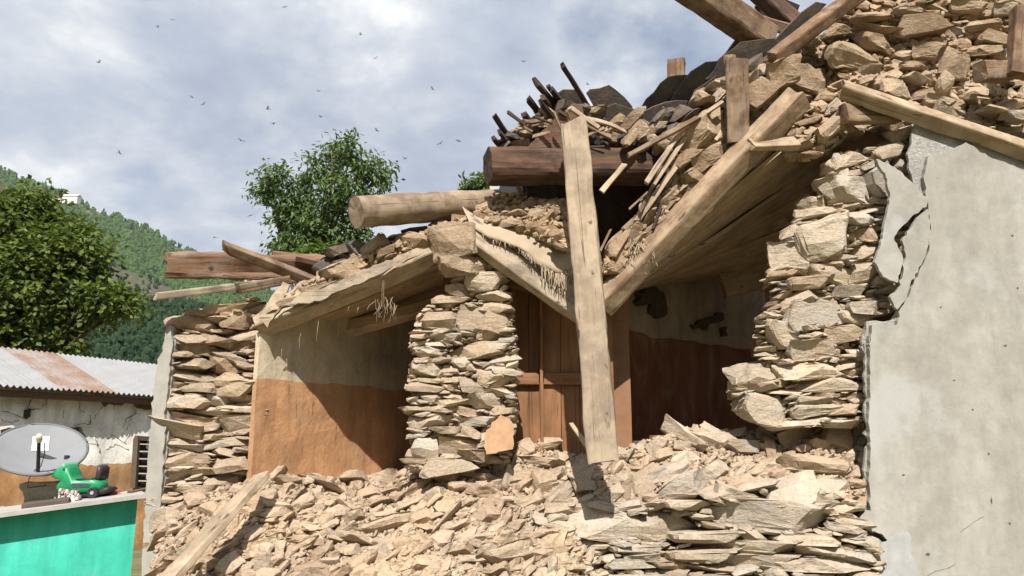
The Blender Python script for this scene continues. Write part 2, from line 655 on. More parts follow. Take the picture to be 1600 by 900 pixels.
def joined_stones(name, items, Y, mat, parent=None, depth=None, tilt=0.3, grow=(1.1, 1.3), seed=3, jit=0.04, pitch=0.0):
    r = random.Random(seed)
    V, F = [], []
    nv = 0
    for it in items:
        cx, cy, w, h, a = it[:5]
        Yc = Y(cx, cy) if callable(Y) else Y
        s = mpp(Yc)
        sx, sz = w * s * grow[0], h * s * grow[1]
        sy = depth or sx * r.uniform(0.5, 1.0)
        co, fc = LOW[r.randrange(len(LOW))]
        m3 = np.array(rot_for(a, r.gauss(0, tilt), r.gauss(0, tilt) + pitch) @ Matrix.Diagonal((sx, sy, sz)))
        loc = np.array(P(cx, cy, Yc)) + np.array([0, sy * 0.3 + r.uniform(-jit, jit), 0])
        V.append(co @ m3.T + loc)
        F.extend([[i + nv for i in f] for f in fc])
        nv += len(co)
    V = np.concatenate(V)
    o = mesh_from(name, V, F, mat, parent)
    o['kind'] = 'stuff'
    return o


def jag(pts, amp, step, seed):
    """breaks the edges of an outline into an uneven line"""
    r = random.Random(seed)
    out = []
    n = len(pts)
    for i in range(n):
        a = Vector((*pts[i][:2], 0))
        b = Vector((*pts[(i + 1) % n][:2], 0))
        d = b - a
        k = max(1, int(d.length / step))
        nn = Vector((-d.y, d.x, 0)).normalized() if d.length > 0 else Vector((0, 0, 0))
        for j in range(k):
            q = a + d * (j / k) + (nn * r.gauss(0, amp) if j else Vector((0, 0, 0)))
            out.append((q.x, q.y))
    return out


def trace_slab(name, pts, Y, thick, mat, parent=None, ky=0.0, kx=0.0, amp=0.0, step=12, seed=1, back=None):
    """a slab with a traced outline, standing at its own distance with real thickness; ky/kx lean it (m per px)"""
    if amp:
        pts = jag(pts, amp, step, seed)
    c = np.mean(np.array(pts), 0)
    fr = []
    for (x, y) in pts:
        Yv = Y + (y - c[1]) * ky + (x - c[0]) * kx
        fr.append(P(x, y, Yv))
    n = len(fr)
    a, b_, c_ = fr[0], fr[n // 3], fr[2 * n // 3]
    nn = (b_ - a).cross(c_ - a)
    if nn.length < 1e-9:
        nn = Vector((0, 1, 0))
    nn.normalize()
    if nn.y < 0:
        nn = -nn
    if back is not None:
        nn = Vector(back)
    bk = [v + nn * thick for v in fr]
    faces = [list(range(n))]
    faces.append([n + i for i in reversed(range(n))])
    for i in range(n):
        j = (i + 1) % n
        faces.append([i, n + i, n + j, j])
    o = mesh_from(name, fr + bk, faces, mat, parent)
    bm = bmesh.new()
    bm.from_mesh(o.data)
    bmesh.ops.recalc_face_normals(bm, faces=bm.faces)
    bm.to_mesh(o.data)
    bm.free()
    return o


def mound(name, poly, Yf, depth, mat, parent=None, cell=14, amp=0.05, seed=0, inset=0):
    """rough earth core filling an outline: a bumpy front sheet, closed behind"""
    f = Fill(poly, seed)
    for q in range(int(inset / f.S)):
        m_ = f.ins
        f.ins = m_ & np.roll(m_, 1, 0) & np.roll(m_, -1, 0) & np.roll(m_, 1, 1) & np.roll(m_, -1, 1)
    st = max(1, int(cell / f.S))
    idx = {}
    V, F = [], []
    H, W = f.ins.shape
    cells = []
    for iy in range(0, H - st, st):
        for ix in range(0, W - st, st):
            if f.ins[min(H - 1, iy + st // 2), min(W - 1, ix + st // 2)]:
                cells.append((iy, ix))
    cs = set(cells)

    def vert(iy, ix, bk):
        key = (iy, ix, bk)
        if key not in idx:
            px = f.X[0, 0] + ix * f.S
            py = f.Y[0, 0] + iy * f.S
            Yv = Yf(px, py) if callable(Yf) else Yf
            q = P(px, py, Yv)
            if not bk:
                q = q + Vector((nz3(q, 7, seed) * 0.02, (nz3(q, 4.0, seed) + 0.6 * nz3(q, 9, seed + 5)) * amp, nz3(q, 7, seed + 9) * 0.02))
            else:
                q = q + Vector((0, depth, 0))
            idx[key] = len(V)
            V.append(q)
        return idx[key]
    for (iy, ix) in cells:
        a, b_, c, d = (iy, ix), (iy, ix + st), (iy + st, ix + st), (iy + st, ix)
        F.append([vert(*a, 0), vert(*d, 0), vert(*c, 0), vert(*b_, 0)])
        F.append([vert(*a, 1), vert(*b_, 1), vert(*c, 1), vert(*d, 1)])
        for (p, q, nb) in ((a, b_, (iy - st, ix)), (b_, c, (iy, ix + st)), (c, d, (iy + st, ix)), (d, a, (iy, ix - st))):
            if nb not in cs:
                F.append([vert(*p, 0), vert(*q, 0), vert(*q, 1), vert(*p, 1)])
    return mesh_from(name, V, F, mat, parent)


# ------------------------------------------------------------------ timber
def timber(name, p0, p1, w, h, hint, mat, parent=None, seg=16, boxy=7.0, nside=20, rough=0.006, bend=0.0, taper=1.0,
           jag0=0.01, jag1=0.01, seed=None, smooth=False, chip=0.0):
    """a squared or round length of wood along its own X axis from p0 to p1; hint is the direction its top face looks"""
    seed = seed if seed is not None else rnd.uniform(0, 100)
    p0, p1 = Vector(p0), Vector(p1)
    ax = (p1 - p0)
    L = ax.length
    ax.normalize()
    z = Vector(hint)
    z = (z - ax * z.dot(ax)).normalized()
    y = z.cross(ax).normalized()
    V, F = [], []
    e = 2.0 / boxy
    for i in range(seg + 1):
        t = i / seg
        k = 1 + (taper - 1) * t
        b = bend * math.sin(math.pi * t)
        for j in range(nside):
            th = 2 * math.pi * (j + 0.5) / nside
            c, s = math.cos(th), math.sin(th)
            yy = math.copysign(abs(c) ** e, c) * w / 2 * k
            zz = math.copysign(abs(s) ** e, s) * h / 2 * k
            q = Vector((t * L * 3.0 + seed, yy * 9, zz * 9))
            n = noise.noise(q) * rough + noise.noise(q * 2.7) * rough * 0.6
            rr = math.hypot(yy, zz) or 1
            x = t * L
            if i == 0:
                x += noise.noise(Vector((seed, yy * 14, zz * 14))) * jag0
            if i == seg:
                x += noise.noise(Vector((seed + 9, yy * 14, zz * 14))) * jag1
            cc = 1.0
            if chip:
                cc = 1 - max(0.0, noise.noise(Vector((t * L * 2.2 + seed * 2, yy * 5, zz * 5))) - 0.15) * chip
            V.append((x, yy * (1 + n / rr) * cc, zz * (1 + n / rr) * cc + b))
    for i in range(seg):
        for j in range(nside):
            a = i * nside + j
            b_ = i * nside + (j + 1) % nside
            F.append([a, b_, b_ + nside, a + nside])
    c0 = len(V); V.append((0, 0, 0))
    c1 = len(V); V.append((L, 0, 0))
    for j in range(nside):
        F.append([c0, (j + 1) % nside, j])
        F.append([c1, seg * nside + j, seg * nside + (j + 1) % nside])
    me = bpy.data.meshes.new(name)
    me.from_pydata(V, [], F)
    me.update()
    me.materials.append(mat)
    if smooth:
        me.polygons.foreach_set('use_smooth', [len(p.vertices) == 4 for p in me.polygons])
    o = bpy.data.objects.new(name, me)
    rot = Matrix((ax, y, z)).transposed()
    loc = p0
    if parent is not None:
        loc = loc - wpos(parent)
        o.parent = parent
    o.matrix_basis = Matrix.Translation(loc) @ rot.to_4x4()
    col.objects.link(o)
    return o


def board4(name, a, b, c, d, thick, mat, parent=None, warp=0.01):
    """board from front edge a-b to back edge d-c"""
    n = 10
    V, F = [], []
    nn = (b - a).cross(d - a).normalized()
    if nn.z < 0:
        nn = -nn
    off = rnd.uniform(0, 40)
    for k in (0, 1):
        for i in range(n + 1):
            t = i / n
            f = a.lerp(b, t)
            g = d.lerp(c, t)
            wv = noise.noise(Vector((t * 2 + off, 0, 0))) * warp
            for q in (f, g):
                V.append(q + nn * (thick * k + wv))
    m = 2 * (n + 1)
    for i in range(n):
        p = 2 * i
        F.append([p, p + 1, p + 3, p + 2])
        F.append([m + p, m + p + 2, m + p + 3, m + p + 1])
        F.append([p, p + 2, m + p + 2, m + p])
        F.append([p + 1, m + p + 1, m + p + 3, p + 3])
    F.append([0, m, m + 1, 1])
    F.append([2 * n, 2 * n + 1, m + 2 * n + 1, m + 2 * n])
    # own frame: X along the board so that the grain follows it
    ax = (b - a).normalized()
    y = nn.cross(ax).normalized()
    rot = Matrix((ax, y, nn)).transposed()
    inv = rot.inverted()
    me = bpy.data.meshes.new(name)
    me.from_pydata([tuple(inv @ (v - a)) for v in V], [], F)
    me.update()
    me.materials.append(mat)
    o = bpy.data.objects.new(name, me)
    loc = a.copy()
    if parent is not None:
        loc = loc - wpos(parent)
        o.parent = parent
    o.matrix_basis = Matrix.Translation(loc) @ rot.to_4x4()
    col.objects.link(o)
    return o


def tube(pts, rad, ns=6):
    V, F = [], []
    n = len(pts)
    for i, p in enumerate(pts):
        d = (pts[min(n - 1, i + 1)] - pts[max(0, i - 1)]).normalized()
        a = d.orthogonal().normalized()
        b = d.cross(a)
        r = rad[i] if isinstance(rad, (list, tuple)) else rad
        for j in range(ns):
            th = 2 * math.pi * j / ns
            V.append(p + a * math.cos(th) * r + b * math.sin(th) * r)
    for i in range(n - 1):
        for j in range(ns):
            F.append([i * ns + j, i * ns + (j + 1) % ns, (i + 1) * ns + (j + 1) % ns, (i + 1) * ns + j])
    F.append(list(reversed(range(ns))))
    F.append([(n - 1) * ns + j for j in range(ns)])
    return V, F


def box_verts(lo, hi):
    x0, y0, z0 = lo
    x1, y1, z1 = hi
    V = [Vector(v) for v in ((x0, y0, z0), (x1, y0, z0), (x1, y1, z0), (x0, y1, z0), (x0, y0, z1), (x1, y0, z1), (x1, y1, z1), (x0, y1, z1))]
    F = [[0, 3, 2, 1], [4, 5, 6, 7], [0, 1, 5, 4], [1, 2, 6, 5], [2, 3, 7, 6], [3, 0, 4, 7]]
    return V, F

# ================================================================== THE SETTING
def ground():
    n = 24
    V, F = [], []
    xs = [-5000 + 10000 * i / n for i in range(n + 1)]
    ys = [-600] + [0, 3, 6, 12, 25, 60, 150, 400, 900, 1800, 3500, 6500]
    for y in ys:
        for x in xs:
            V.append((x, y, 0))
    m = n + 1
    for j in range(len(ys) - 1):
        for i in range(n):
            a = j * m + i
            F.append([a, a + 1, a + m + 1, a + m])
    structure(mesh_from('ground', V, F, M['soil']))


ground()


def hill_mat(name, cols, scale):
    b = MB(name, 0.95, 0.05)
    p = b.pos()
    n = b.noise(p, scale, 6, 0.6, 0.5)
    f = b.noise(p, scale * 14, 6, 0.7)
    c = b.ramp(n, [(0.30, cols[0]), (0.50, cols[1]), (0.68, cols[2])])
    c = b.mix(0.8, c, b.ramp(f, [(0.3, 0.55), (0.7, 1.3)]), 'MULTIPLY')
    b.color(c).bump(f, 0.6, 2.0)
    return b.m


M['hill_far'] = hill_mat('far_hillside', [(0.045, 0.075, 0.02), (0.085, 0.10, 0.035), (0.15, 0.12, 0.06)], 0.008)
M['hill_mid_shaded'] = hill_mat('dry_spur', [(0.060, 0.065, 0.040), (0.085, 0.085, 0.055), (0.11, 0.10, 0.068)], 0.02)  # base colours lowered to carry the cloud shadow on the spur
M['hill_low_shaded'] = hill_mat('wooded_slope', [(0.022, 0.040, 0.020), (0.030, 0.052, 0.025), (0.045, 0.062, 0.032)], 0.03)  # cloud shadow put into the slope's base colours


def interp(poly, x):
    if x <= poly[0][0]:
        return poly[0][1]
    for (a, b), (c, d) in zip(poly, poly[1:]):
        if x <= c:
            t = (x - a) / (c - a)
            return b + (d - b) * t
    return poly[-1][1]


def hill(name, crest, Yc, Yb, mat, amp, x0=-900, x1=1700, nx=150, ny=34):
    V, F = [], []
    grid = []
    for j in range(-5, ny + 1):
        for i in range(nx + 1):
            px = x0 + (x1 - x0) * i / nx
            top = P(px, interp(crest, px), Yc)
            if j < 0:
                q = Vector((top.x, top.y - j * Yc * 0.08, top.z * (1 + j * 0.21)))
            else:
                t = j / ny
                q = Vector((top.x * (1 - t * 0.25), Yc + (Yb - Yc) * t, top.z * (1 - t) ** 1.15 - 2 * t))
            f = 1 if j < 0 else min(1, j / 4 + 0.15) * (1 - 0.9 * max(0, j / ny))
            q.z += (nz3(q, 0.006) * 3 + nz3(q, 0.02)) * amp * f
            V.append(q)
            if j >= 0:
                grid.append((i, j, q))
    m = nx + 1
    for j in range(ny + 5):
        for i in range(nx):
            a = j * m + i
            F.append([a, a + m, a + m + 1, a + 1])
    o = structure(mesh_from(name, V, F, mat, smooth=True))
    return np.array([tuple(v) for v in V]).reshape(ny + 6, m, 3)


def forest_mat(name, a, b_):
    b = MB(name, 0.9, 0.1)
    r = b.N('ShaderNodeNewGeometry').outputs['Random Per Island']
    n = b.noise(b.pos(), 0.9, 5, 0.7)
    c = b.mix(r, a, b_)
    c = b.mix(0.8, c, b.ramp(n, [(0.3, 0.75), (0.7, 1.2)]), 'MULTIPLY')
    b.color(c)
    return b.m


M['forest_far'] = forest_mat('far_forest', (0.038, 0.075, 0.016), (0.062, 0.105, 0.024))
M['forest_low_shaded'] = forest_mat('low_forest', (0.014, 0.032, 0.014), (0.028, 0.050, 0.022))  # greens darkened in place of cloud shadow on the trees


def forest(name, label, grid, n, keep, hgt, mat, seed):
    """a far-off wood that reads as one mass"""
    r = random.Random(seed)
    bm = bmesh.new()
    bmesh.ops.create_icosphere(bm, subdivisions=1, radius=1)
    ico = np.array([v.co[:] for v in bm.verts])
    ifc = [[v.index for v in f.verts] for f in bm.faces]
    bm.free()
    V, F, nv = [], [], 0
    H, W, _ = grid.shape
    c = 0
    while c < n:
        u, v = r.uniform(5, H - 1.01), r.uniform(0, W - 1.01)
        j, i = int(u), int(v)
        a, b = u - j, v - i
        p = (grid[j, i] * (1 - a) * (1 - b) + grid[j + 1, i] * a * (1 - b) + grid[j, i + 1] * (1 - a) * b + grid[j + 1, i + 1] * a * b)
        d = Vector(p) - CAM
        fz = d.dot(FW)
        px = 800 + d.dot(RT) / fz * FPX
        py = 450 - d.dot(UP) / fz * FPX
        if not keep(px, py, r):
            c += 0.02
            continue
        c += 1
        h = hgt * r.uniform(0.6, 1.3)
        for k in range(3):
            s = np.array([h * r.uniform(0.24, 0.4), h * r.uniform(0.24, 0.4), h * r.uniform(0.38, 0.6)]) * (1 - 0.25 * k)
            q = ico * s * (1 + np.array([[r.uniform(-0.5, 0.45)] for _ in ico]))
            q = q + p + np.array([r.uniform(-.2, .2) * h, r.uniform(-.2, .2) * h, h * (0.3 + 0.26 * k)])
            V.append(q)
            F.extend([[x + nv for x in f] for f in ifc])
            nv += len(ico)
    o = mesh_from(name, np.concatenate(V), F, mat)
    tag(o, label, 'forest', kind='stuff')


far = hill('far_hill', [(-900, 40), (-300, 175), (-40, 252), (60, 290), (110, 310), (170, 340), (230, 360), (290, 391), (340, 420), (450, 470), (700, 560), (1000, 610), (1700, 640)], 900, 330, M['hill_far'], 9)
mid = hill('dry_spur', [(-900, 300), (-200, 360), (0, 385), (130, 404), (190, 420), (245, 442), (300, 464), (420, 520), (700, 600), (1700, 650)], 420, 230, M['hill_mid_shaded'], 4)
low = hill('wooded_slope', [(-900, 470), (0, 505), (110, 520), (180, 500), (250, 482), (300, 486), (420, 530), (700, 610), (1700, 655)], 200, 70, M['hill_low_shaded'], 2)
opp = []  # added hillside, unseen behind the camera, holds back low sky light
hill_o = []
for j in range(13):
    for i in range(41):
        th = math.pi * (1.02 + 0.96 * i / 40)
        rr_ = 60 + 300 * (j / 12)
        zz = 80 * (j / 12) ** 1.1 if j < 12 else 90
        q = Vector((math.cos(th) * rr_, math.sin(th) * rr_, zz - 1))
        q.z += nz3(q, 0.012) * 18 * j / 12
        opp.append(q)
for j in range(12):
    for i in range(40):
        a = j * 41 + i
        hill_o.append([a, a + 1, a + 42, a + 41])
structure(mesh_from('sky_block_hillside', opp, hill_o, M['hill_low_shaded'], smooth=True))
forest('hillside_forest', 'bright green trees covering the far hillside as one wood', far, 9000,
       lambda x, y, r: -420 < x < 480 and y < 480 and (r.random() < 0.95 if 335 < y + (x - 150) * -0.28 + 30 and nz3((x, y, 0), 0.02) > -0.25 else r.random() < 0.12), 8.5, M['forest_far'], 5)
forest('slope_forest', 'green wood, cloud shade in its colour, on the low slope behind the tin roofed house', low, 10500,
       lambda x, y, r: -420 < x < 480 and nz3((x, y, 0), 0.03) > -0.35, 2.6, M['forest_low_shaded'], 8)


forest('spur_scrub', 'sparse scrub, cloud shade in its colour, dotted over the dry spur below the far hill', mid, 2400, lambda x, y, r: -420 < x < 480 and nz3((x, y, 0), 0.05) > -0.1, 2.6, M['forest_low_shaded'], 12)


def hill_house():
    p = P(112, 312, 880)
    e = empty('hillside_house', p)
    tag(e, 'tiny white house with pale roof standing high on the green hill', 'house')
    mw = plain('white_limewash', (0.78, 0.76, 0.72), 0.9)
    mr = plain('pinkish_roof', (0.62, 0.42, 0.36), 0.8)
    V, F = box_verts((p.x - 9, p.y - 4, p.z - 6), (p.x + 9, p.y + 4, p.z + 3.5))
    mesh_from('wall', V, F, mw, e)
    V = [(p.x - 10, p.y - 5, p.z + 3.5), (p.x + 10, p.y - 5, p.z + 3.5), (p.x + 10, p.y + 5, p.z + 3.5), (p.x - 10, p.y + 5, p.z + 3.5), (p.x - 10, p.y, p.z + 7), (p.x + 10, p.y, p.z + 7)]
    mesh_from('roof', V, [[0, 1, 5, 4], [2, 3, 4, 5], [1, 2, 5], [3, 0, 4], [3, 2, 1, 0]], mr, e)
    V, F = box_verts((p.x - 22, p.y - 3, p.z - 7), (p.x - 11, p.y + 3, p.z + 0.5))
    mesh_from('annexe', V, F, mr, e)


hill_house()


# ------------------------------------------------------------------ trees
def leaf_mat(name, a, b_, trans=0.35):
    b = MB(name, 0.55, 0.35)
    r = b.N('ShaderNodeNewGeometry').outputs['Random Per Island']
    c = b.ramp(r, [(0, a), (0.6, tuple((x + y) / 2 for x, y in zip(a, b_))), (1, b_)])
    b.color(c)
    tr = b.N('ShaderNodeBsdfTranslucent')
    b.L(b.mix(1, c, (1.2, 1.3, 0.6), 'MULTIPLY'), tr.inputs[0])
    mx = b.N('ShaderNodeMixShader')
    mx.inputs[0].default_value = trans
    out = b.nt.nodes['Material Output']
    b.L(b.b.outputs[0], mx.inputs[1]); b.L(tr.outputs[0], mx.inputs[2])
    b.L(mx.outputs[0], out.inputs[0])
    return b.m


M['leaf_a'] = leaf_mat('broad_leaves', (0.045, 0.078, 0.014), (0.16, 0.20, 0.036))
M['leaf_b'] = leaf_mat('tree_leaves', (0.045, 0.09, 0.025), (0.15, 0.21, 0.06))
M['leaf_c'] = leaf_mat('bright_leaves', (0.07, 0.13, 0.02), (0.14, 0.20, 0.04))
M['bark'] = plain('tree_bark', (0.11, 0.085, 0.065), 0.9, 0.1, 0.3, 20)


def tree(name, label, base, trunk_r, top, lobes, nclump, leaf, leaf_len, leaf_w, mat, seed, per=13, clump_r=0.3, droop=0.3, group=None, twigs=0):
    r = random.Random(seed)
    e = empty(name, base)
    tag(e, label, 'tree', group)
    # trunk and limbs
    V, F = [], []

    def add(vf):
        n = len(V)
        V.extend(vf[0])
        F.extend([[i + n for i in f] for f in vf[1]])
    base = Vector(base)
    top = Vector(top)
    pts = [base.lerp(top, t) + Vector((math.sin(t * 5 + seed) * 0.15, math.cos(t * 4) * 0.1, 0)) for t in [i / 7 for i in range(8)]]
    add(tube(pts, [trunk_r * (1 - 0.65 * i / 7) for i in range(8)], 9))
    for (c, rad) in lobes:
        c = Vector(c)
        s = pts[r.randint(2, 6)]
        for q in range(3):
            tgt = c + Vector((r.gauss(0, rad * .45), r.gauss(0, rad * .45), r.gauss(0, rad * .45)))
            mp_ = s.lerp(tgt, 0.5) + Vector((r.gauss(0, .15), r.gauss(0, .15), rad * 0.25))
            cur = [s.lerp(mp_, t).lerp(mp_.lerp(tgt, t), t) for t in [i / 6 for i in range(7)]]
            add(tube(cur, [trunk_r * 0.42 * (1 - 0.85 * i / 6) for i in range(7)], 6))
    for q in range(twigs):
        c, rad = lobes[r.randrange(len(lobes))]
        a = Vector(c) + Vector((r.gauss(0, rad * .3), r.gauss(0, rad * .3), rad * 0.55))
        b2 = a + Vector((r.gauss(0, .25), r.gauss(0, .25), rad * r.uniform(0.5, 0.8)))
        add(tube([a, a.lerp(b2, .5) + Vector((.04, 0, 0)), b2], [0.022, 0.015, 0.006], 5))
    mesh_from('trunk', V, F, M['bark'], e, smooth=True)
    # crown: leaf faces in clumps spread through the volume of the lobes
    tot = sum(q[1] ** 2 for q in lobes)
    VV, FF = [], []
    nv = 0
    for (c, rad) in lobes:
        for k in range(int(nclump * rad ** 2 / tot)):
            d = Vector((r.gauss(0, 1), r.gauss(0, 1), r.gauss(0, 1))).normalized()
            rr = rad * (r.random() ** 0.38) * (1 + 0.35 * noise.noise(d * 2.2 + Vector((seed, 0, 0))))
            cc = Vector(c) + Vector((d.x * rr, d.y * rr, d.z * rr * 0.82))
            cr = clump_r * r.uniform(0.6, 1.3)
            out = (cc - Vector(c)).normalized()
            for q in range(per):
                o = Vector((r.gauss(0, 1), r.gauss(0, 1), r.gauss(0, 0.7))) * cr * 0.55
                p = cc + o
                ax = (out * 0.6 + Vector((r.gauss(0, .6), r.gauss(0, .6), r.gauss(-droop, .45)))).normalized()
                nn = (Vector((r.gauss(0, .55), r.gauss(0, .55), 1)) + out * 0.5)
                sd = ax.cross(nn).normalized()
                nn = sd.cross(ax)
                l = leaf_len * r.uniform(0.7, 1.25)
                w = leaf_w * r.uniform(0.7, 1.25)
                VV += [p, p + ax * l * .45 + sd * w * .5 - nn * w * .12, p + ax * l - nn * l * .12, p + ax * l * .45 - sd * w * .5 - nn * w * .12]
                FF.append([nv, nv + 1, nv + 2, nv + 3])
                nv += 4
    mesh_from('crown', VV, FF, mat, e)
    return e


def Lp(px, py, Y, rpx):
    return (P(px, py, Y), rpx * mpp(Y))


tree('broadleaf_tree', 'dense dark green broadleaf tree rising behind the tin roof', (P(20, 640, 17).x, 17, 0), 0.22, P(30, 400, 17),
     [Lp(30, 362, 17, 66), Lp(-60, 345, 17.5, 74), Lp(92, 400, 16.6, 56), Lp(30, 445, 16.4, 80), Lp(-70, 450, 17, 95), Lp(105, 470, 16.8, 52),
      Lp(160, 474, 16.5, 36), Lp(110, 372, 17.3, 32), Lp(10, 520, 16.5, 60), Lp(85, 520, 16.7, 45), Lp(110, 430, 17, 55), Lp(58, 322, 17, 30), Lp(8, 328, 17, 34), Lp(-30, 312, 17, 30), Lp(188, 470, 16.5, 26), Lp(135, 398, 17, 28), Lp(-40, 540, 16.5, 60)],
     3000, None, 0.155, 0.105, M['leaf_a'], 21, per=13, clump_r=0.36)
tree('slender_tree', 'leafy green tree with several thin trunks behind the fallen roof', (P(505, 600, 19).x, 19, 0), 0.16, P(510, 290, 19),
     [Lp(545, 250, 19, 42), Lp(585, 275, 19, 32), Lp(500, 265, 19, 36), Lp(430, 285, 19, 36), Lp(455, 310, 19, 40), Lp(540, 310, 18.7, 50), Lp(490, 345, 19, 50),
      Lp(445, 375, 19, 33), Lp(580, 320, 19, 30), Lp(530, 370, 19, 46), Lp(412, 298, 19, 22), Lp(480, 390, 18.8, 36), Lp(560, 385, 19, 36), Lp(440, 340, 19, 24), Lp(600, 262, 19, 18), Lp(535, 228, 19, 20)],
     720, None, 0.165, 0.07, M['leaf_b'], 33, per=15, clump_r=0.27, droop=0.55, twigs=14)
tree('young_tree', 'small bright green bush top beside the slender tree', (P(505, 600, 15).x, 15, 0), 0.05, P(505, 410, 15),
     [Lp(500, 395, 15, 18), Lp(480, 402, 15, 14), Lp(520, 400, 15, 14)], 90, None, 0.13, 0.07, M['leaf_c'], 4, per=10, clump_r=0.15)
tree('distant_tree', 'green tree top showing just past the end of the squared dark log', (P(760, 600, 24).x, 24, 0), 0.12, P(758, 300, 24),
     [Lp(758, 290, 24, 18), Lp(735, 296, 24, 14), Lp(775, 300, 24, 16)], 150, None, 0.24, 0.09, M['leaf_b'], 9, per=11, clump_r=0.25)

# ================================================================== NEIGHBOUR'S YARD
def tin_mat(name, c, rust):
    b = MB(name, 0.45, 0.5)
    b.b.inputs['Metallic'].default_value = 0.35
    n = b.noise(b.pos((1, 1, 1)), 3.0, 6, 0.65)
    s = b.noise(b.pos((8, 1, 1)), 1.4, 5, 0.6)
    cc = b.mix(b.ramp(n, [(0.42 - rust * 0.15, 0.0 + rust * .2), (0.62, min(1, 0.10 + rust * 2.2))]), c, (0.25, 0.14, 0.085))
    cc = b.mix(0.5, cc, b.ramp(s, [(0.3, 0.8), (0.7, 1.1)]), 'MULTIPLY')
    b.color(cc)
    return b.m


M['tin'] = tin_mat('galvanised_tin', (0.33, 0.335, 0.34), 0.0)
M['tin_rust'] = tin_mat('rusty_tin', (0.33, 0.30, 0.28), 0.35)


def neighbour_house():
    # the wall runs from (A) to (B); eaves above it, roof rising behind
    YA, YB = 8.6, 11.2
    A = P(-60, 600, YA)
    B = P(275, 622, YB)
    base = Vector(((A.x + B.x) / 2, (A.y + B.y) / 2, 0))
    e = empty('tin_roofed_house', base)
    tag(e, 'low neighbouring house with cracked white and orange wall under corrugated tin roof', 'house')
    d = Vector((B.x - A.x, B.y - A.y, 0)).normalized()
    nrm = Vector((d.y, -d.x, 0))                   # toward the viewer
    if nrm.y > 0:
        nrm = -nrm
    zl = P(60, 730, 9.5).z
    wm = two_tone('limewashed_mud_wall', (0.48, 0.26, 0.115), (0.84, 0.82, 0.77), zl, 0.24)
    # wall: bumpy sheet with thickness
    off = 0.22
    n, mrows = 46, 26
    V, F = [], []
    L = (B - A).length + 1.5
    for k in (0, 1):
        for j in range(mrows + 1):
            for i in range(n + 1):
                p = A - d * 0.8 + d * (L * i / n)
                zt = A.z + (B.z - A.z) * (i / n) + 0.05
                q = Vector((p.x, p.y, zt * j / mrows)) - nrm * (off + 0.35 * k)
                if not k:
                    q += nrm * (nz3(q, 2.1, 2) * 0.05 + nz3(q, 6, 2) * 0.015)
                V.append(q)
    m = n + 1
    h = (mrows + 1) * m
    for j in range(mrows):
        for i in range(n):
            a = j * m + i
            F.append([a, a + 1, a + m + 1, a + m])
            F.append([h + a, h + a + m, h + a + m + 1, h + a + 1])
    top = mrows * m
    for i in range(n):
        F.append([top + i, top + i + 1, h + top + i + 1, h + top + i])
    wall = mesh_from('wall', V, F, wm, e, smooth=True)

    def on_wall(px, py, out=0.02):
        """point of the wall face seen at a photo pixel"""
        r_ = ray(px, py)
        o = A - nrm * (off - out)
        t = (o - CAM).dot(nrm) / r_.dot(nrm)
        return CAM + r_ * t
    dark = plain('crack_gap', (0.06, 0.045, 0.03), 0.95, 0.05)
    brown = earth('bare_mud_patch', (0.27, 0.17, 0.09), (0.20, 0.125, 0.07), 12)
    cracks = [[(75, 612), (50, 625), (44, 640), (38, 650)], [(44, 638), (62, 640), (74, 630)], [(74, 630), (70, 618), (60, 612)],
              [(0, 640), (20, 648), (44, 652)], [(118, 668), (122, 662), (140, 662), (150, 648), (162, 634), (176, 626)], [(140, 662), (140, 648)],
              [(126, 682), (148, 683), (152, 698)], [(122, 615), (124, 640), (132, 645)], [(192, 670), (196, 655), (215, 645)], [(160, 690), (175, 681), (198, 694)],
              [(0, 655), (14, 660), (30, 657)], [(100, 655), (100, 640)], [(215, 640), (205, 650), (200, 668), (190, 680)]]
    for ci, c in enumerate(cracks):
        pts = []
        for (a, b) in zip(c, c[1:]):
            for t in range(4):
                q = on_wall(a[0] + (b[0] - a[0]) * t / 4 + rnd.uniform(-1.8, 1.8), a[1] + (b[1] - a[1]) * t / 4 + rnd.uniform(-1.8, 1.8), 0.03)
                pts.append(q)
        pts.append(on_wall(*c[-1], 0.03))
        V, F = tube(pts, [0.0025 + 0.0055 * abs(noise.noise(Vector((i * 0.7, ci, 0)))) * 1.6 for i in range(len(pts))], 5)
        mesh_from('crack', V, F, dark, wall)
    patches = [[(150, 618), (175, 622), (198, 628), (190, 634), (172, 631), (165, 636), (158, 628)], [(212, 628), (238, 630), (236, 640), (216, 638), (210, 633)],
               [(40, 640), (48, 638), (48, 650), (42, 655), (38, 650)], [(112, 668), (126, 667), (134, 682), (128, 686), (118, 680)], [(2, 672), (14, 668), (26, 670), (16, 674), (4, 680)]]
    for k, c in enumerate(patches):
        pp = [on_wall(x, y, 0.035) for x, y in jag(c, 1.1, 4, k)]
        nn = len(pp)
        V = pp + [q - nrm * 0.06 for q in pp]
        mesh_from('bare_patch', V, [list(range(nn))] + [[i, nn + i, nn + (i + 1) % nn, (i + 1) % nn] for i in range(nn)], brown if k < 2 else dark, wall)
    # barred window at the end of the wall
    fr = plain('dark_window_frame', (0.10, 0.075, 0.055), 0.8)
    wo = empty('window', on_wall(235, 753)); wo.parent = e; wo.location = wo.location - e.location
    quad = [on_wall(x, y, 0.03) for x, y in ((214, 684), (262, 687), (258, 764), (209, 760))]
    V = quad + [q - nrm * 0.08 for q in quad]
    mesh_from('opening', V, [[0, 1, 2, 3], [0, 4, 5, 1], [1, 5, 6, 2], [2, 6, 7, 3], [3, 7, 4, 0]], plain('dark_opening', (0.02, 0.015, 0.012), 0.9), wo)
    mesh_from('jamb', *tube([on_wall(214, 684, .05), on_wall(209, 762, .05)], 0.05, 4), fr, wo)
    mesh_from('lintel', *tube([on_wall(212, 684, .05), on_wall(262, 688, .05)], 0.045, 4), fr, wo)
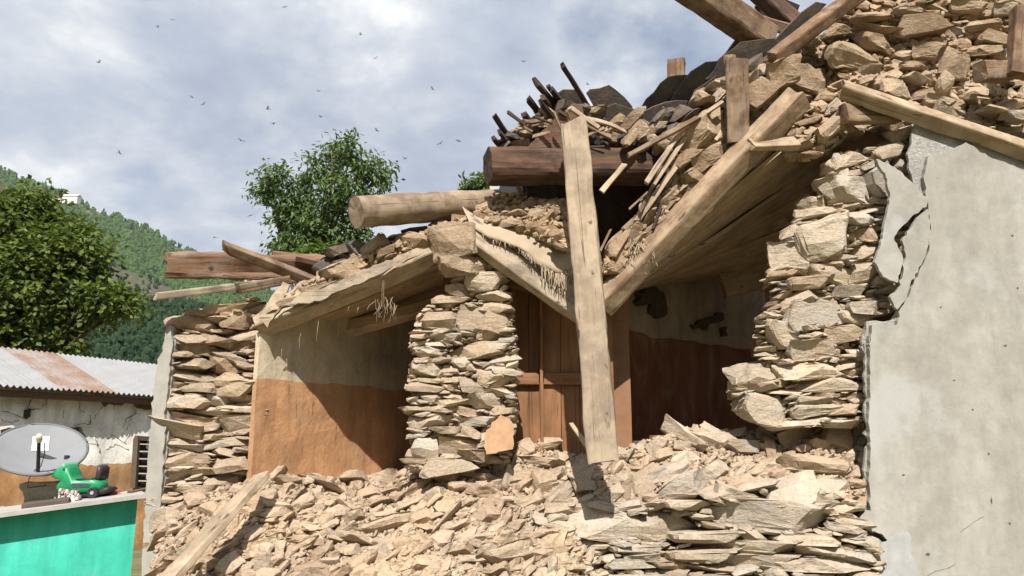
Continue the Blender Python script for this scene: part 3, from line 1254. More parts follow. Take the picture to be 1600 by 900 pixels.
    ml = plain('pale_bar', (0.55, 0.50, 0.42), 0.5)
    for k in range(6):
        yy = 694 + k * 11.5
        mesh_from('bar', *tube([on_wall(217, yy, .06), on_wall(262, yy + 1, .06)], 0.011, 5), ml, wo)
    # roof: corrugated sheets side by side
    rise = Vector((0, 0, 0.62)) - nrm * 1.5
    wid = 0.78
    k = 0
    s = -1.2
    LL = (B - A).length + 1.6
    rz = (B.z - A.z) / (B - A).length
    roof = empty('roof', A); roof.parent = e; roof.location = A - e.location
    while s < LL:
        V, F = [], []
        nn = 60
        slip = rnd.uniform(-0.02, 0.03)
        rustq = k == 3
        for j, t in enumerate((0.0, 0.33, 0.66, 1.0)):
            for i in range(nn + 1):
                u = s + (wid + 0.03) * i / nn
                q = A + d * u + rise * t + nrm * slip
                q.z = A.z + rz * u + rise.z * t + 0.017 * math.sin(2 * math.pi * u / 0.078) + 0.012 + 0.006 * (k % 2)
                V.append(q)
        mm = nn + 1
        for j in range(3):
            for i in range(nn):
                a = j * mm + i
                F.append([a, a + 1, a + mm + 1, a + mm])
        sh = mesh_from('tin_sheet', V, F, M['tin_rust'] if rustq else M['tin'], roof)
        md = sh.modifiers.new('gauge', 'SOLIDIFY'); md.thickness = 0.006
        s += wid
        k += 1
    # eaves board
    hb = MB('eaves', 0.9).color((0.13, 0.075, 0.05)).m
    a0 = A - d * 1.0 - nrm * 0.06
    b0 = A + d * LL - nrm * 0.06
    V = []
    for q, zz in ((a0, A.z - rz), (b0, A.z + rz * LL)):
        for dy, dz in ((0, -0.03), (0, -0.115), (0.06, -0.115), (0.06, -0.03)):
            V.append(Vector((q.x, q.y, zz + dz)) - nrm * dy)
    mesh_from('eaves_board', V, [[0, 1, 5, 4], [1, 2, 6, 5], [2, 3, 7, 6], [3, 0, 4, 7], [0, 3, 2, 1], [4, 5, 6, 7]], hb, e)


neighbour_house()

# ------------------------------------------------------------------ green shed with dish and toy
SH_A = P(-70, 811, 5.3)
ZS = SH_A.z                                   # top of its thin roof slab
SH_B = P(224, 772, 5.92)


def shed():
    A, B = Vector(SH_A), Vector(SH_B)
    d = (B - A)
    rise = d.z / Vector((d.x, d.y)).length
    d.z = 0
    L = d.length
    d.normalize()
    nrm = Vector((d.y, -d.x, 0))
    if nrm.dot(-A) < 0:
        nrm = -nrm
    c = (A + B) / 2
    e = empty('green_shed', (c.x, c.y, 0))
    tag(e, 'low shed with turquoise green painted wall and thin pale slab roof', 'shed')
    b = MB('turquoise_paint', 0.75, 0.3)
    n = b.noise(b.pos(), 2.6, 6, 0.6, 0.5)
    f = b.noise(b.pos(), 24, 6, 0.7)
    cc = b.ramp(n, [(0.3, (0.04, 0.42, 0.31)), (0.6, (0.06, 0.52, 0.40)), (0.8, (0.08, 0.58, 0.46))])
    cc = b.mix(0.4, cc, b.ramp(f, [(0.3, 0.85), (0.7, 1.1)]), 'MULTIPLY')
    stn = b.noise(b.pos((7, 7, 0.9)), 1.3, 6, 0.65)
    cc = b.mix(0.55, cc, b.ramp(stn, [(0.33, 0.62), (0.6, 1.05)]), 'MULTIPLY')
    drt = b.noise(b.pos(off=(9, 1, 4)), 3.5, 7, 0.7)
    cc = b.mix(b.ramp(drt, [(0.55, 0.0), (0.75, 0.4)]), cc, (0.36, 0.36, 0.27))
    sc = b.noise(b.pos(off=(3, 3, 3)), 5, 3, 0.5)
    b.color(cc).bump(b.math('ADD', n, b.math('MULTIPLY', f, 0.3)), 0.3, 0.02)
    back = 0.15
    zt = lambda q: A.z + rise * (Vector((q.x, q.y, 0)) - Vector((A.x, A.y, 0))).dot(d)
    V = []
    for q in (A, B - d * 0.02):
        for k in (back, back + 0.34):
            for z in (0, zt(q) - 0.05):
                V.append(Vector((q.x, q.y, z)) - nrm * k)
    mesh_from('wall', V, [[0, 4, 5, 1], [4, 6, 7, 5], [6, 2, 3, 7], [2, 0, 1, 3]], b.m, e)
    V = []
    for q in (A - d * 0.3, B + d * 0.02):
        for k in (0.0, 0.50):
            for z in (zt(q) - 0.032, zt(q)):
                V.append(Vector((q.x, q.y, z)) - nrm * k)
    mesh_from('roof_slab', V, [[0, 4, 5, 1], [4, 6, 7, 5], [6, 2, 3, 7], [2, 0, 1, 3], [1, 5, 7, 3], [0, 2, 6, 4]], plain('slab_cement', (0.36, 0.345, 0.32), 0.85), e)
    # added brown filler standing in for the dark shaded gap at its end
    q = B + d * 0.10
    V, F = box_verts((q.x - .10, q.y + .16, 0), (q.x - 0.02, q.y + .3, SH_B.z - 0.06))
    mesh_from('gap_filler', V, F, M['wood_brown'], e)
    return A, d, nrm


SHA, SHD, SHN = shed()


def on_slab(px, py):
    n = (Vector(SH_B) - Vector(SH_A)).cross(SHN)
    d = ray(px, py)
    return CAM + d * ((Vector(SH_A) - CAM).dot(n) / d.dot(n))


def dish():
    foot = on_slab(62, 786) + Vector((0, 0.27, 0))
    e = empty('satellite_dish', foot)
    tag(e, 'grey oval satellite dish with white logo square on a short pole', 'satellite dish')
    Yd = foot.y
    C = P(63, 700, Yd - 0.05)
    s = mpp(Yd) * 1.0
    ru = 63 * s
    # local frame: face normal looks up and toward the viewer
    nrm = Vector((0.30, -0.47, 0.80)).normalized()
    u = Vector((0.84, 0.54, 0.0)); u = (u - nrm * u.dot(nrm)).normalized()
    v = nrm.cross(u).normalized()
    rv = ru * 1.02
    face = plain('dish_grey', (0.20, 0.207, 0.218), 0.6, 0.3, 0.08, 5)
    V, F = [], []
    rings, seg = 12, 56

    def surf(r_, th):
        return C + u * (ru * r_ * math.cos(th)) + v * (rv * r_ * math.sin(th)) + nrm * (0.07 * (r_ ** 2 - 1))
    V.append(surf(0, 0))
    for i in range(1, rings + 1):
        for j in range(seg):
            V.append(surf(i / rings, 2 * math.pi * j / seg))
    for j in range(seg):
        F.append([0, 1 + j, 1 + (j + 1) % seg])
    for i in range(rings - 1):
        for j in range(seg):
            a = 1 + i * seg + j
            b_ = 1 + i * seg + (j + 1) % seg
            F.append([a, a + seg, b_ + seg, b_])
    o = mesh_from('reflector', V, F, face, e, smooth=True)
    md = o.modifiers.new('shell', 'SOLIDIFY'); md.thickness = 0.008
    rim = [surf(1, 2 * math.pi * j / 56) - nrm * 0.006 for j in range(57)]
    mesh_from('rim', *tube(rim, 0.011, 6), plain('rim_grey', (0.12, 0.125, 0.13), 0.5), o, smooth=True)
    # logo: white square with blue-grey script strokes
    wm = plain('logo_white', (0.78, 0.78, 0.78), 0.6, var=0.03)
    cu, cv = 0.0, 0.36

    def lp(a, b, lift=0.003):
        r2 = (a ** 2 + b ** 2)
        return C + u * (ru * a) + v * (rv * b) + nrm * (0.07 * (r2 - 1) + lift)
    hs = 0.175
    V = [lp(cu + hs * a, cv + 0.02 + hs * 1.35 * b, 0.006) for a, b in ((-1, -1), (1, -1), (1, 1), (-1, 1))]
    V += [q - nrm * 0.004 for q in V]
    sq = mesh_from('logo_plate', V, [[0, 1, 2, 3], [0, 4, 5, 1], [1, 5, 6, 2], [2, 6, 7, 3], [3, 7, 4, 0]], wm, o)
    ink = plain('logo_ink', (0.10, 0.11, 0.14), 0.6)
    for pts in ([(-.45, -.1), (-.75, -.35), (-.6, -.75), (-.25, -.5), (0.05, 0.2), (0.25, 0.8), (0.35, 0.9)], [(-.05, 0), (-.1, -.6), (0.1, -.8)],
                [(.3, .1), (.55, .35), (.65, .1), (.3, -.45), (.2, -.75), (.5, -.55), (.75, -.7)], [(.45, .55), (.75, .75), (.8, .3), (.55, -.1)]):
        q = []
        for (a, b), (c, d) in zip(pts, pts[1:]):
            for t in (0, .5):
                q.append(lp(cu + hs * (a + (c - a) * t), cv + 0.02 + hs * 1.35 * (b + (d - b) * t), 0.008))
        q.append(lp(cu + hs * pts[-1][0], cv + 0.02 + hs * 1.35 * pts[-1][1], 0.008))
        mesh_from('logo_stroke', *tube(q, 0.0042, 5), ink, sq)
    blk = plain('black_plastic', (0.025, 0.025, 0.027), 0.5)
    # feed arm standing out from the lower rim, with its head
    lowp = lp(0.0, -0.80, 0.0)
    tip = P(61, 688, lowp.y - 0.16)
    mesh_from('feed_arm', *tube([lowp, tip], 0.014, 6), blk, e)
    hd = (tip - lowp).normalized()
    mesh_from('feed_head', *tube([tip - hd * .01, tip + hd * .035, tip + hd * .05], [0.020, 0.024, 0.018], 10), plain('feed_cap', (0.66, 0.56, 0.45), 0.5), e)
    cab = [tip, tip + Vector((.05, -.01, -.02)), tip + Vector((.055, 0, -.10)), lowp + Vector((.02, 0, .05)), lowp]
    mesh_from('cable', *tube(cab, 0.004, 5), blk, e)
    cab = [lowp + Vector((-.02, 0, .02)), lowp + Vector((-.05, -.02, -.05)), lowp + Vector((-.055, -.02, -.12)), foot + Vector((-.06, -.05, .12)), foot + Vector((.03, -.06, .10))]
    mesh_from('cable', *tube(cab, 0.004, 5), blk, e)
    mesh_from('pole', *tube([foot + Vector((0, 0, .0)), Vector((foot.x, foot.y + .02, C.z - .06))], 0.020, 8), blk, e)
    mesh_from('bracket', *tube([Vector((foot.x, foot.y + .02, C.z - .14)), C - nrm * 0.075], 0.03, 6), blk, e)
    return foot


dish_foot = dish()


def slab_things():
    f = dish_foot
    # weights on the dish foot
    tk = lambda cx, cy, w, h: (cx, cy, w, h, 0.0)
    o = place_stone(tk(64, 769, 62, 27), f.y - 0.07, stone_material('dish_stone_grey', [(0.36, 0.32, 0.26), (0.36, 0.32, 0.26)]), None, 'weight_stone', depth=0.20, tilt=0.05, hero=True)
    tag(o, 'squat grey stone weighing down the satellite dish pole', 'stone')
    a = on_slab(20, 797) + Vector((0, 0.12, 0.02)); b = on_slab(93, 788) + Vector((0, 0.12, 0.02))
    o = timber('base_board', a, b, 0.20, 0.04, (0, 0, 1), plain('dark_board', (0.085, 0.065, 0.055), 0.85), seg=6)
    tag(o, 'flat dark board under the stone of the satellite dish', 'board')
    for i, (x, y, w, h) in enumerate([(8, 800, 16, 7), (2, 795, 10, 6)]):
        o = place_stone(tk(x, y, w, h), f.y - 0.15, M['stone_tan'], None, 'pebble', depth=0.06)
        tag(o, 'small pebble lying on the green shed roof beside the dark board', 'pebble', 'pebbles on the green shed roof')

    # ride-on animal toy
    foot = on_slab(132, 779) + Vector((0, 0.06, 0))
    e = empty('ride_on_toy', foot)
    tag(e, 'green plastic ride-on animal toy with black wheels on the shed roof', 'toy')
    Yt = foot.y
    g = plain('toy_green', (0.015, 0.25, 0.10), 0.35, 0.5, 0.06)
    blk = plain('toy_black', (0.03, 0.028, 0.03), 0.5)
    z7 = lambda x, y: (x / 5.625, 640 + y / 5.625)
    prof = [z7(*q) for q in ((483, 568), (500, 545), (530, 515), (565, 492), (605, 472), (632, 478), (655, 520), (672, 570), (690, 612), (760, 622), (880, 612), (918, 622), (932, 660), (925, 700), (890, 728),
                            (780, 742), (690, 742), (560, 722), (525, 695), (540, 660), (565, 630), (560, 606), (520, 602))]

    def loft(name, pr, half, mat, par, dx=0.0, yoff=0.0):
        c = np.mean(np.array(pr), 0)
        V, F = [], []
        n = len(pr)
        lay = ((-1, 0.72), (-0.8, 0.93), (-0.4, 1), (0.4, 1), (0.8, 0.93), (1, 0.72))
        for (t, s) in lay:
            for (x, y) in pr:
                q = P(c[0] + (x - c[0]) * s, c[1] + (y - c[1]) * s, Yt)
                V.append(q + Vector((0, t * half + yoff, 0)))
        for k in range(len(lay) - 1):
            for i in range(n):
                F.append([k * n + i, k * n + (i + 1) % n, (k + 1) * n + (i + 1) % n, (k + 1) * n + i])
        F.append(list(reversed(range(n))))
        F.append([(len(lay) - 1) * n + i for i in range(n)])
        return mesh_from(name, V, F, mat, par, smooth=True)
    body = loft('body', prof, 0.085, g, e)
    loft('ear', [z7(*q) for q in ((600, 470), (625, 462), (640, 500), (628, 530), (608, 520))], 0.10, plain('toy_pale_green', (0.10, 0.42, 0.22), 0.35, 0.5), body)
    loft('snout', [z7(*q) for q in ((480, 572), (505, 545), (530, 548), (540, 585), (520, 604), (490, 594))], 0.055, plain('toy_mint', (0.16, 0.50, 0.27), 0.35, 0.5), body)
    loft('back_handle', [z7(*q) for q in ((868, 612), (885, 540), (893, 488), (912, 484), (932, 505), (925, 560), (915, 616))], 0.07, plain('toy_charcoal', (0.045, 0.035, 0.045), 0.45), e)
    loft('seat_pad', [z7(*q) for q in ((692, 618), (700, 604), (860, 598), (872, 612))], 0.07, blk, e)
    loft('chassis', [z7(*q) for q in ((690, 745), (800, 738), (930, 700), (960, 668), (1000, 680), (1010, 700), (960, 735), (830, 765), (700, 772))], 0.075, blk, e)
    for (x, y) in ((875, 722), (600, 735)):
        for sgn in (-1, 1):
            cx, cy = z7(x, y)
            q = P(cx, cy, Yt) + Vector((0, 0.09 * sgn, 0))
            V, F = tube([q - Vector((0, .018, 0)), q + Vector((0, .018, 0))], 0.040, 18)
            w = mesh_from('wheel', V, F, blk, e)
            V, F = tube([q - Vector((0, .022, 0)), q + Vector((0, .022, 0))], 0.014, 10)
            mesh_from('hub', V, F, plain('hub_grey', (0.35, 0.35, 0.36), 0.4), w)
    st = [z7(*q) for q in ((612, 660), (640, 648), (780, 650), (795, 662), (780, 682), (640, 686))]
    trace_slab('sticker', st, Yt - 0.0885, 0.003, plain('sticker_dark', (0.05, 0.07, 0.075), 0.5, var=0.5, scale=60), body)

    # scrap beside it
    q0 = on_slab(172, 776) + Vector((0, .13, 0))
    o = trace_slab('plastic_scrap', jag([z7(*q) for q in ((940, 748), (975, 722), (1035, 712), (1040, 728), (985, 752))], .4, 4, 3), q0.y, 0.05, plain('red_plastic', (0.55, 0.12, 0.09), 0.5))
    tag(o, 'piece of red plastic lying behind the green ride-on toy', 'scrap')
    o = timber('dark_stick', on_slab(182, 776) + Vector((0, .2, .015)), on_slab(216, 769) + Vector((0, .2, .015)), 0.05, 0.025, (0, 0, 1), plain('stick_dark', (0.12, 0.08, 0.06), 0.9), seg=6)
    tag(o, 'short dark stick lying by the red plastic scrap', 'stick')
    r = random.Random(5)
    V, F, nv = [], [], 0
    for k in range(130):
        co, fc = LOW[r.randrange(len(LOW))]
        x, y = r.uniform(92, 124), r.uniform(768, 784)
        p = np.array(P(x, y - abs(r.gauss(0, 2)), foot.y - 0.16 + r.uniform(-.03, .03)))
        V.append(co * r.uniform(.012, .03) + p)
        F.extend([[i + nv for i in f] for f in fc]); nv += len(co)
    b = MB('petal_colours', 0.7)
    rr = b.N('ShaderNodeNewGeometry').outputs['Random Per Island']
    b.color(b.ramp(rr, [(0, (0.75, 0.70, 0.68)), (0.45, (0.62, 0.40, 0.42)), (0.6, (0.13, 0.09, 0.08)), (1, (0.8, 0.76, 0.72))]))
    o = mesh_from('plastic_flowers', np.concatenate(V), F, b.m)
    tag(o, 'heap of tiny white and pink plastic flowers before the green toy', 'flowers', kind='stuff')


slab_things()

# ================================================================== THE RUINED HOUSE
HX0, HX1 = P(232, 700, 6.1).x, 5.2
ZL = P(400, 480, 6.1).z

# ---- inside walls
M['room_wall'] = two_tone('room_limewash_left', (0.49, 0.27, 0.14), (0.55, 0.465, 0.34), P(440, 598, 6.5).z, 0.09)
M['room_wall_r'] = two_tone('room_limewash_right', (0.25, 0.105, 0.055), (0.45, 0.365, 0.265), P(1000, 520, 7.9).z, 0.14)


def wall_sheet(name, a, b, z0, z1, mat, label, thick=0.22, n=40, m=24, amp=0.02, z1b=None):
    d = Vector((b.x - a.x, b.y - a.y, 0)).normalized()
    nrm = Vector((d.y, -d.x, 0))
    V, F = [], []
    for k in (0, 1):
        for j in range(m + 1):
            for i in range(n + 1):
                q = a.lerp(b, i / n)
                q = Vector((q.x, q.y, z0 + (z1 + ((z1 if z1b is None else z1b) - z1) * i / n - z0) * j / m)) - nrm * (thick * k)
                if not k:
                    q += nrm * (nz3(q, 1.8) * amp + nz3(q, 5) * amp * 0.35)
                V.append(q)
    mm = n + 1
    h = mm * (m + 1)
    for j in range(m):
        for i in range(n):
            p = j * mm + i
            F.append([p, p + 1, p + mm + 1, p + mm])
            F.append([h + p, h + p + mm, h + p + mm + 1, h + p + 1])
    for i in range(n):
        p = m * mm + i
        F.append([p, p + 1, h + p + 1, h + p])
        F.append([i, h + i, h + i + 1, i + 1])
    for j in range(m):
        p = j * mm
        F.append([p, p + mm, h + p + mm, h + p])
        p = j * mm + n
        F.append([p, h + p, h + p + mm, p + mm])
    o = mesh_from(name, V, F, mat, smooth=False)
    tag(o, label, 'wall')
    return o


lw0 = P(399, 640, 5.965); lw1 = Vector((P(650, 640, 7.75).x, 7.75, 0)); lw1 = lw1 + (lw1 - Vector((lw0.x, lw0.y, 0))) * 0.35
wall_sheet('room_wall', Vector((lw0.x, lw0.y, 0)), lw1, 0.2, P(400, 522, 6.02).z, M['room_wall'], 'inner room wall, grey limewash above and bright orange mud below', thick=0.05, z1b=P(640, 455, 7.6).z + 0.3)
rw0 = P(958, 640, 7.7); rw1 = Vector((P(1230, 640, 10.0).x, 10.0, 0))
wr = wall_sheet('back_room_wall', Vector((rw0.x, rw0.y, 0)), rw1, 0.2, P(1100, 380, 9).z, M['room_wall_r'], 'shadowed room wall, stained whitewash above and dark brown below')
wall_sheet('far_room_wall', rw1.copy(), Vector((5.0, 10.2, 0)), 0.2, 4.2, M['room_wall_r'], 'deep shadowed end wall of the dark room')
soot = plain('soot_black', (0.10, 0.072, 0.05), 0.95, 0.1, 0.4, 20)
for pl in ([(1000, 458), (1022, 444), (1040, 462), (1042, 492), (1030, 498), (1018, 488), (1020, 474), (1002, 478)], [(1082, 508), (1100, 498), (1130, 488), (1132, 500), (1106, 506), (1088, 514)], [(1128, 512), (1137, 510), (1138, 524), (1130, 526)], [(1100, 505), (1108, 506), (1106, 516), (1098, 514)]):
    Ym = 7.7 + (np.mean([q[0] for q in pl]) - 958) / 272 * 2.3 - 0.16
    trace_slab('soot_hole', jag(pl, 1.5, 6, 2), Ym, 0.08, soot, wr, kx=2.3 / 272)

# ---- partition with double door behind the gap
pw = wall_sheet('partition_wall', Vector((P(690, 600, 6.62).x, 6.62, 0)), Vector((P(985, 600, 6.66).x, 6.66, 0)), 0.2, P(850, 400, 6.9).z, plain('partition_brown', (0.23, 0.125, 0.07), 0.9), 'brown mud partition wall behind the double door')
door = empty('double_door', (P(870, 700, 7.3).x, 6.56, 0.9))
tag(door, 'brown painted wooden double door standing behind the leaning prop', 'door')
dz0, dz1 = P(850, 735, 6.56).z, P(850, 435, 6.56).z


def door_board(x0, x1, Y, z0, z1, name, th=0.03):
    a = P(x0, 600, Y).x; b = P(x1, 600, Y).x
    h = (b - a)
    timber(name, Vector(((a + b) / 2, Y, z0)), Vector(((a + b) / 2, Y, z1)), h, th, (0, -1, 0), M['wood_door'], door, seg=8, boxy=14, rough=0.002, nside=12)


for (x0, x1) in ((806, 826), (826.6, 844)):
    door_board(x0, x1, 6.53, dz0, dz1, 'board')
for (x0, x1) in ((848, 876), (876.6, 905), (905.6, 934)):
    door_board(x0, x1, 6.51, dz0, dz1, 'board')
door_board(797, 806, 6.46, dz0, dz1 + 0.1, 'jamb', 0.12)
door_board(843.5, 848.5, 6.45, dz0, dz1, 'meeting_stile', 0.08)
door_board(934, 958, 6.46, dz0, dz1 + 0.1, 'jamb', 0.12)
for yy in (592,):
    for (x0, x1) in ((806, 842), (850, 933)):
        q = P(x0, yy, 6.475); q2 = P(x1, yy, 6.475)
        timber('rail', q, q2, 0.10, 0.035, (0, -1, 0), M['wood_door'], door, seg=6, boxy=14, rough=0.002, nside=12)

# ---- outer shell that closes the rooms
shell = MB('shell_mud', 0.95, 0.1).color((0.20, 0.145, 0.095)).m


def shell_wall(name, a, b, z0, z1, label):
    d = Vector((b[0] - a[0], b[1] - a[1], 0)).normalized()
    n = Vector((d.y, -d.x, 0)) * 0.18
    V = []
    for z in (z0, z1):
        V += [Vector((a[0], a[1], z)) - n, Vector((b[0], b[1], z)) - n, Vector((b[0], b[1], z)) + n, Vector((a[0], a[1], z)) + n]
    o = mesh_from(name, V, [[0, 3, 2, 1], [4, 5, 6, 7], [0, 1, 5, 4], [1, 2, 6, 5], [2, 3, 7, 6], [3, 0, 4, 7]], shell)
    tag(o, label, 'wall')


shell_wall('rear_wall', (HX0, 11.2), (1.9, 11.2), 0, 3.2, 'rear mud wall closing the dark rooms')
shell_wall('rear_wall', (1.9, 11.5), (5.6, 11.5), 0, 4.7, 'higher rear mud wall closing the dark rooms')
shell_wall('side_wall', (HX0 + 0.1, 6.75), (HX0 + 0.1, 11.0), 0, ZL - 0.05, 'outer side wall running back from the stone corner')
shell_wall('end_wall', (5.4, 6.3), (5.4, 11.0), 0, 4.4, 'outer end wall running back behind the cement plaster')
fl = box_verts((HX0 + 0.3, 6.2, 0.0), (5.2, 11.0, 0.75))
structure(mesh_from('floor', fl[0], fl[1], M['mud']))


# ---- mud roof decks lying on the beams
def deck(name, line, Y0, Y1, drop, thick, label):
    """line: front edge as (px, py); runs back to Y1"""
    V, F = [], []
    pts = []
    for (a, b) in zip(line, line[1:]):
        for t in range(8):
            pts.append((a[0] + (b[0] - a[0]) * t / 8, a[1] + (b[1] - a[1]) * t / 8))
    pts.append(line[-1])
    n = len(pts)
    cols = 8
    for k in (0, 1):
        for c in range(cols + 1):
            for (x, y) in pts:
                q = P(x, y, Y0)
                t = c / cols
                q.y = Y0 + (Y1 - Y0) * t + (nz3(q, 6) * 0.03 if c == 0 else 0)
                q.z += drop * t + thick * k + nz3(q, 5, k) * 0.02
                V.append(q)
    h = n * (cols + 1)
    for c in range(cols):
        for i in range(n - 1):
            a = c * n + i
            F.append([a, a + n, a + n + 1, a + 1])
            F.append([h + a, h + a + 1, h + a + n + 1, h + a + n])
    for i in range(n - 1):
        F.append([i, i + 1, h + i + 1, h + i])
        a = cols * n + i
        F.append([a, h + a, h + a + 1, a + 1])
    for c in range(cols):
        a = c * n
        F.append([a, h + a, h + a + n, a + n])
        a = c * n + n - 1
        F.append([a, a + n, h + a + n, h + a])
    o = mesh_from(name, V, F, M['mud_roof'])
    tag(o, label, 'roof')
    return o


deck('mud_roof', [(398, 500), (560, 438), (705, 372)], 6.12, 11.2, 0.0, 0.09, 'sagging mud roof layer over the orange room')
deck('mud_roof', [(705, 352), (740, 352), (905, 468)], 6.12, 11.2, 0.0, 0.10, 'mud roof layer sunk down beside the leaning prop')
deck('mud_roof', [(905, 474), (946, 466), (1110, 300), (1262, 150)], 6.22, 11.2, 0.0, 0.10, 'steeply tilted mud roof layer above the dark room')
deck('mud_roof', [(1255, 190), (1420, 175), (1640, 120)], 6.45, 11.6, 0.5, 0.12, 'level mud roof layer behind the heap of big stones')

# ---- plank ceilings
ce = empty('plank_ceiling', P(540, 500, 6.6)); tag(ce, 'dusty plank ceiling sagging over the orange room', 'ceiling')
fa, fb = P(410, 512, 6.15), P(712, 392, 6.15)
ga, gb = P(530, 548, 7.9), P(740, 470, 7.9)
for k in range(6):
    t0, t1 = k / 6 + 0.006, (k + 1) / 6 - 0.004
    dz = Vector((0, 0, rnd.uniform(-0.012, 0.012)))
    board4('board', fa.lerp(ga, t0) + dz, fb.lerp(gb, t0) + dz, fb.lerp(gb, t1) + dz, fa.lerp(ga, t1) + dz, 0.03, M['wood_ceiling'], ce)
cr = empty('plank_ceiling', P(1130, 400, 6.8)); tag(cr, 'broken plank ceiling hanging askew over the dark room', 'ceiling')
fa, fb = P(950, 474, 6.2), P(1290, 180, 6.15)
ga, gb = P(985, 452, 8.4), P(1330, 405, 8.6)
for k in range(9):
    t0, t1 = k / 9 + 0.006, (k + 1) / 9 - 0.004
    dz = Vector((0, 0, rnd.uniform(-0.03, 0.02)))
    tw = Vector((0, 0, rnd.uniform(-0.03, 0.03)))
    board4('board', fa.lerp(ga, t0) + dz, fb.lerp(gb, t0) + dz + tw, fb.lerp(gb, t1) + dz, fa.lerp(ga, t1) + dz, 0.035, M['wood_ceiling'], cr, 0.03)

e0, e1 = fa.lerp(ga, -0.07), fb.lerp(gb, -0.07)
g0, g1 = fa.lerp(ga, 1.25), fb.lerp(gb, 1.25)
up = Vector((0, 0, 0.12))
board4('sky_leak_cover', e0.lerp(e1, -0.02) + up, e0.lerp(e1, 0.93) + up, g0.lerp(g1, 1.25) + up, g0.lerp(g1, -0.3) + up, 0.05, M['mud_roof'], cr, 0.0)  # added backing above the boards, stops sky light leaking through

# ---- stone corner of the house
CORNER = [(268, 505), (300, 486), (400, 464), (406, 520), (402, 592), (396, 650), (388, 690), (386, 735), (350, 770), (330, 910), (243, 915), (250, 800), (255, 700), (262, 600)]


def Ycorner(x, y):
    rec = 0.10 * max(0.0, min(1.0, (x - 285) / 40)) * max(0.0, min(1.0, (390 - x) / 40)) * (1 if y < 720 else 0.5) + (0.07 if x > 372 and y < 700 else 0.0)
    return 6.0 + rec + 0.07 * noise.noise(Vector((x * 0.016, y * 0.05, 1.0)))


cw = mound('corner_wall', CORNER, lambda x, y: Ycorner(x, y) + 0.15, 0.5, M['mud'], cell=8, amp=0.05, seed=3, inset=10)
tag(cw, 'standing house corner of thin stacked stones edged by a plaster strip', 'wall')
f = Fill(CORNER, 11)
heroes = [(348, 573, 62, 30, 0.05), (292, 718, 58, 30, 0), (322, 680, 60, 18, .0), (300, 662, 70, 14, 0.03), (285, 700, 50, 14, -.05), (300, 545, 60, 22, -.1), (345, 533, 60, 20, -.15), (372, 505, 50, 26, .1), (330, 500, 70, 16, -.05), (300, 765, 70, 16, 0), (350, 745, 70, 18, -.05), (280, 790, 56, 20, .0), (400, 480, 40, 22, .35), (292, 860, 60, 28, .0)]
heroes = [(x, y, w, h * 0.76, a) for (x, y, w, h, a) in heroes]
for q in heroes:
    f.hero(*q)
items = heroes + f.run(78, 12, (2.9, 6.8), 0.0, 0.12, steps=30, tries=95, over=0.24)
items.sort(key=lambda q: -q[2] * q[3])
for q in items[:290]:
    place_stone(q, Ycorner, (M['stone_brown'] if rnd.random() < 0.6 else M['stone_tan']) if q[1] < 600 else (M['stone_tan'] if rnd.random() < 0.8 else M['stone_pale']), cw, tilt=0.13)  # upper stones mixed browner, overhang shade partly put into their colour
if len(items) > 290:
    joined_stones('small_stones', items[290:], lambda x, y: Ycorner(x, y) + 0.02, M['chips_tan'], cw, seed=1)
pst = trace_slab('plaster_strip', [(266, 508), (270, 540), (262, 600), (258, 660), (256, 700), (252, 760), (250, 800), (246, 850), (240, 915), (221, 915), (226, 800), (236, 660), (243, 585), (250, 555), (260, 520)], 5.93, 0.10, M['plaster'], cw, amp=1.4, step=7, seed=4)
trace_slab('plaster_edge', [(266, 506), (274, 540), (267, 600), (264, 660), (262, 700), (257, 760), (255, 800), (250, 850), (246, 915), (236, 915), (240, 850), (244, 800), (248, 700), (254, 600), (258, 520)], 5.965, 0.12, M['render'], cw, amp=1.2, step=6, seed=5)
trace_slab('plaster_return', [(220, 915), (232, 700), (243, 585), (252, 560), (256, 600), (250, 700), (240, 915)], 6.04, 0.6, M['plaster'], cw, amp=0.5, step=20, seed=6, back=(0, 1, 0))

joined_stones('mortar_crumbs', Fill(CORNER, 61).run(17, 5, (1.4, 3.0), 0.0, 0.4, steps=8, tries=130, over=0.4), lambda x, y: Ycorner(x, y) + 0.09, M['chips_tan'], cw, seed=21)

# ---- middle pier
PIER = [(652, 498), (664, 480), (700, 455), (720, 420), (690, 400), (700, 360), (748, 372), (790, 430), (800, 490), (806, 560), (806, 620), (800, 690), (790, 720), (740, 730), (640, 740), (640, 700), (642, 640), (636, 600), (650, 560), (640, 540)]


def Ypier(x, y):
    return 6.02 + 0.05 * noise.noise(Vector((x * 0.02, y * 0.05, 4.0)))


pi_ = mound('stone_pier', PIER, lambda x, y: Ypier(x, y) + 0.12, 0.26, M['mud'], cell=8, amp=0.04, seed=7, inset=14)
tag(pi_, 'slender standing pier of flat stones between two collapsed openings', 'pier')
f = Fill(PIER, 12)
heroes = [(708, 375, 66, 42, .1), (716, 412, 72, 26, .06), (757, 440, 62, 32, -.05), (770, 462, 60, 18, 0), (688, 498, 64, 30, .05), (745, 496, 66, 40, .05), (775, 500, 44, 40, 0), (744, 548, 92, 30, .06), (668, 578, 58, 22, .05), (720, 565, 40, 16, 0), (776, 592, 58, 26, -.05), (670, 618, 50, 18, -.1), (760, 628, 70, 26, .05), (675, 661, 70, 24, .04), (745, 660, 62, 14, 0), (662, 700, 46, 42, 0), (715, 696, 62, 34, .12), (700, 729, 84, 26, .12), (700, 476, 50, 16, .1), (772, 540, 50, 16, 0), (672, 545, 56, 14, .0), (700, 640, 60, 12, 0), (770, 680, 40, 30, .1), (700, 528, 56, 14, 0)]
heroes = [(x, y, w, h * 0.92, a) for (x, y, w, h, a) in heroes]
for q in heroes:
    f.hero(*q)
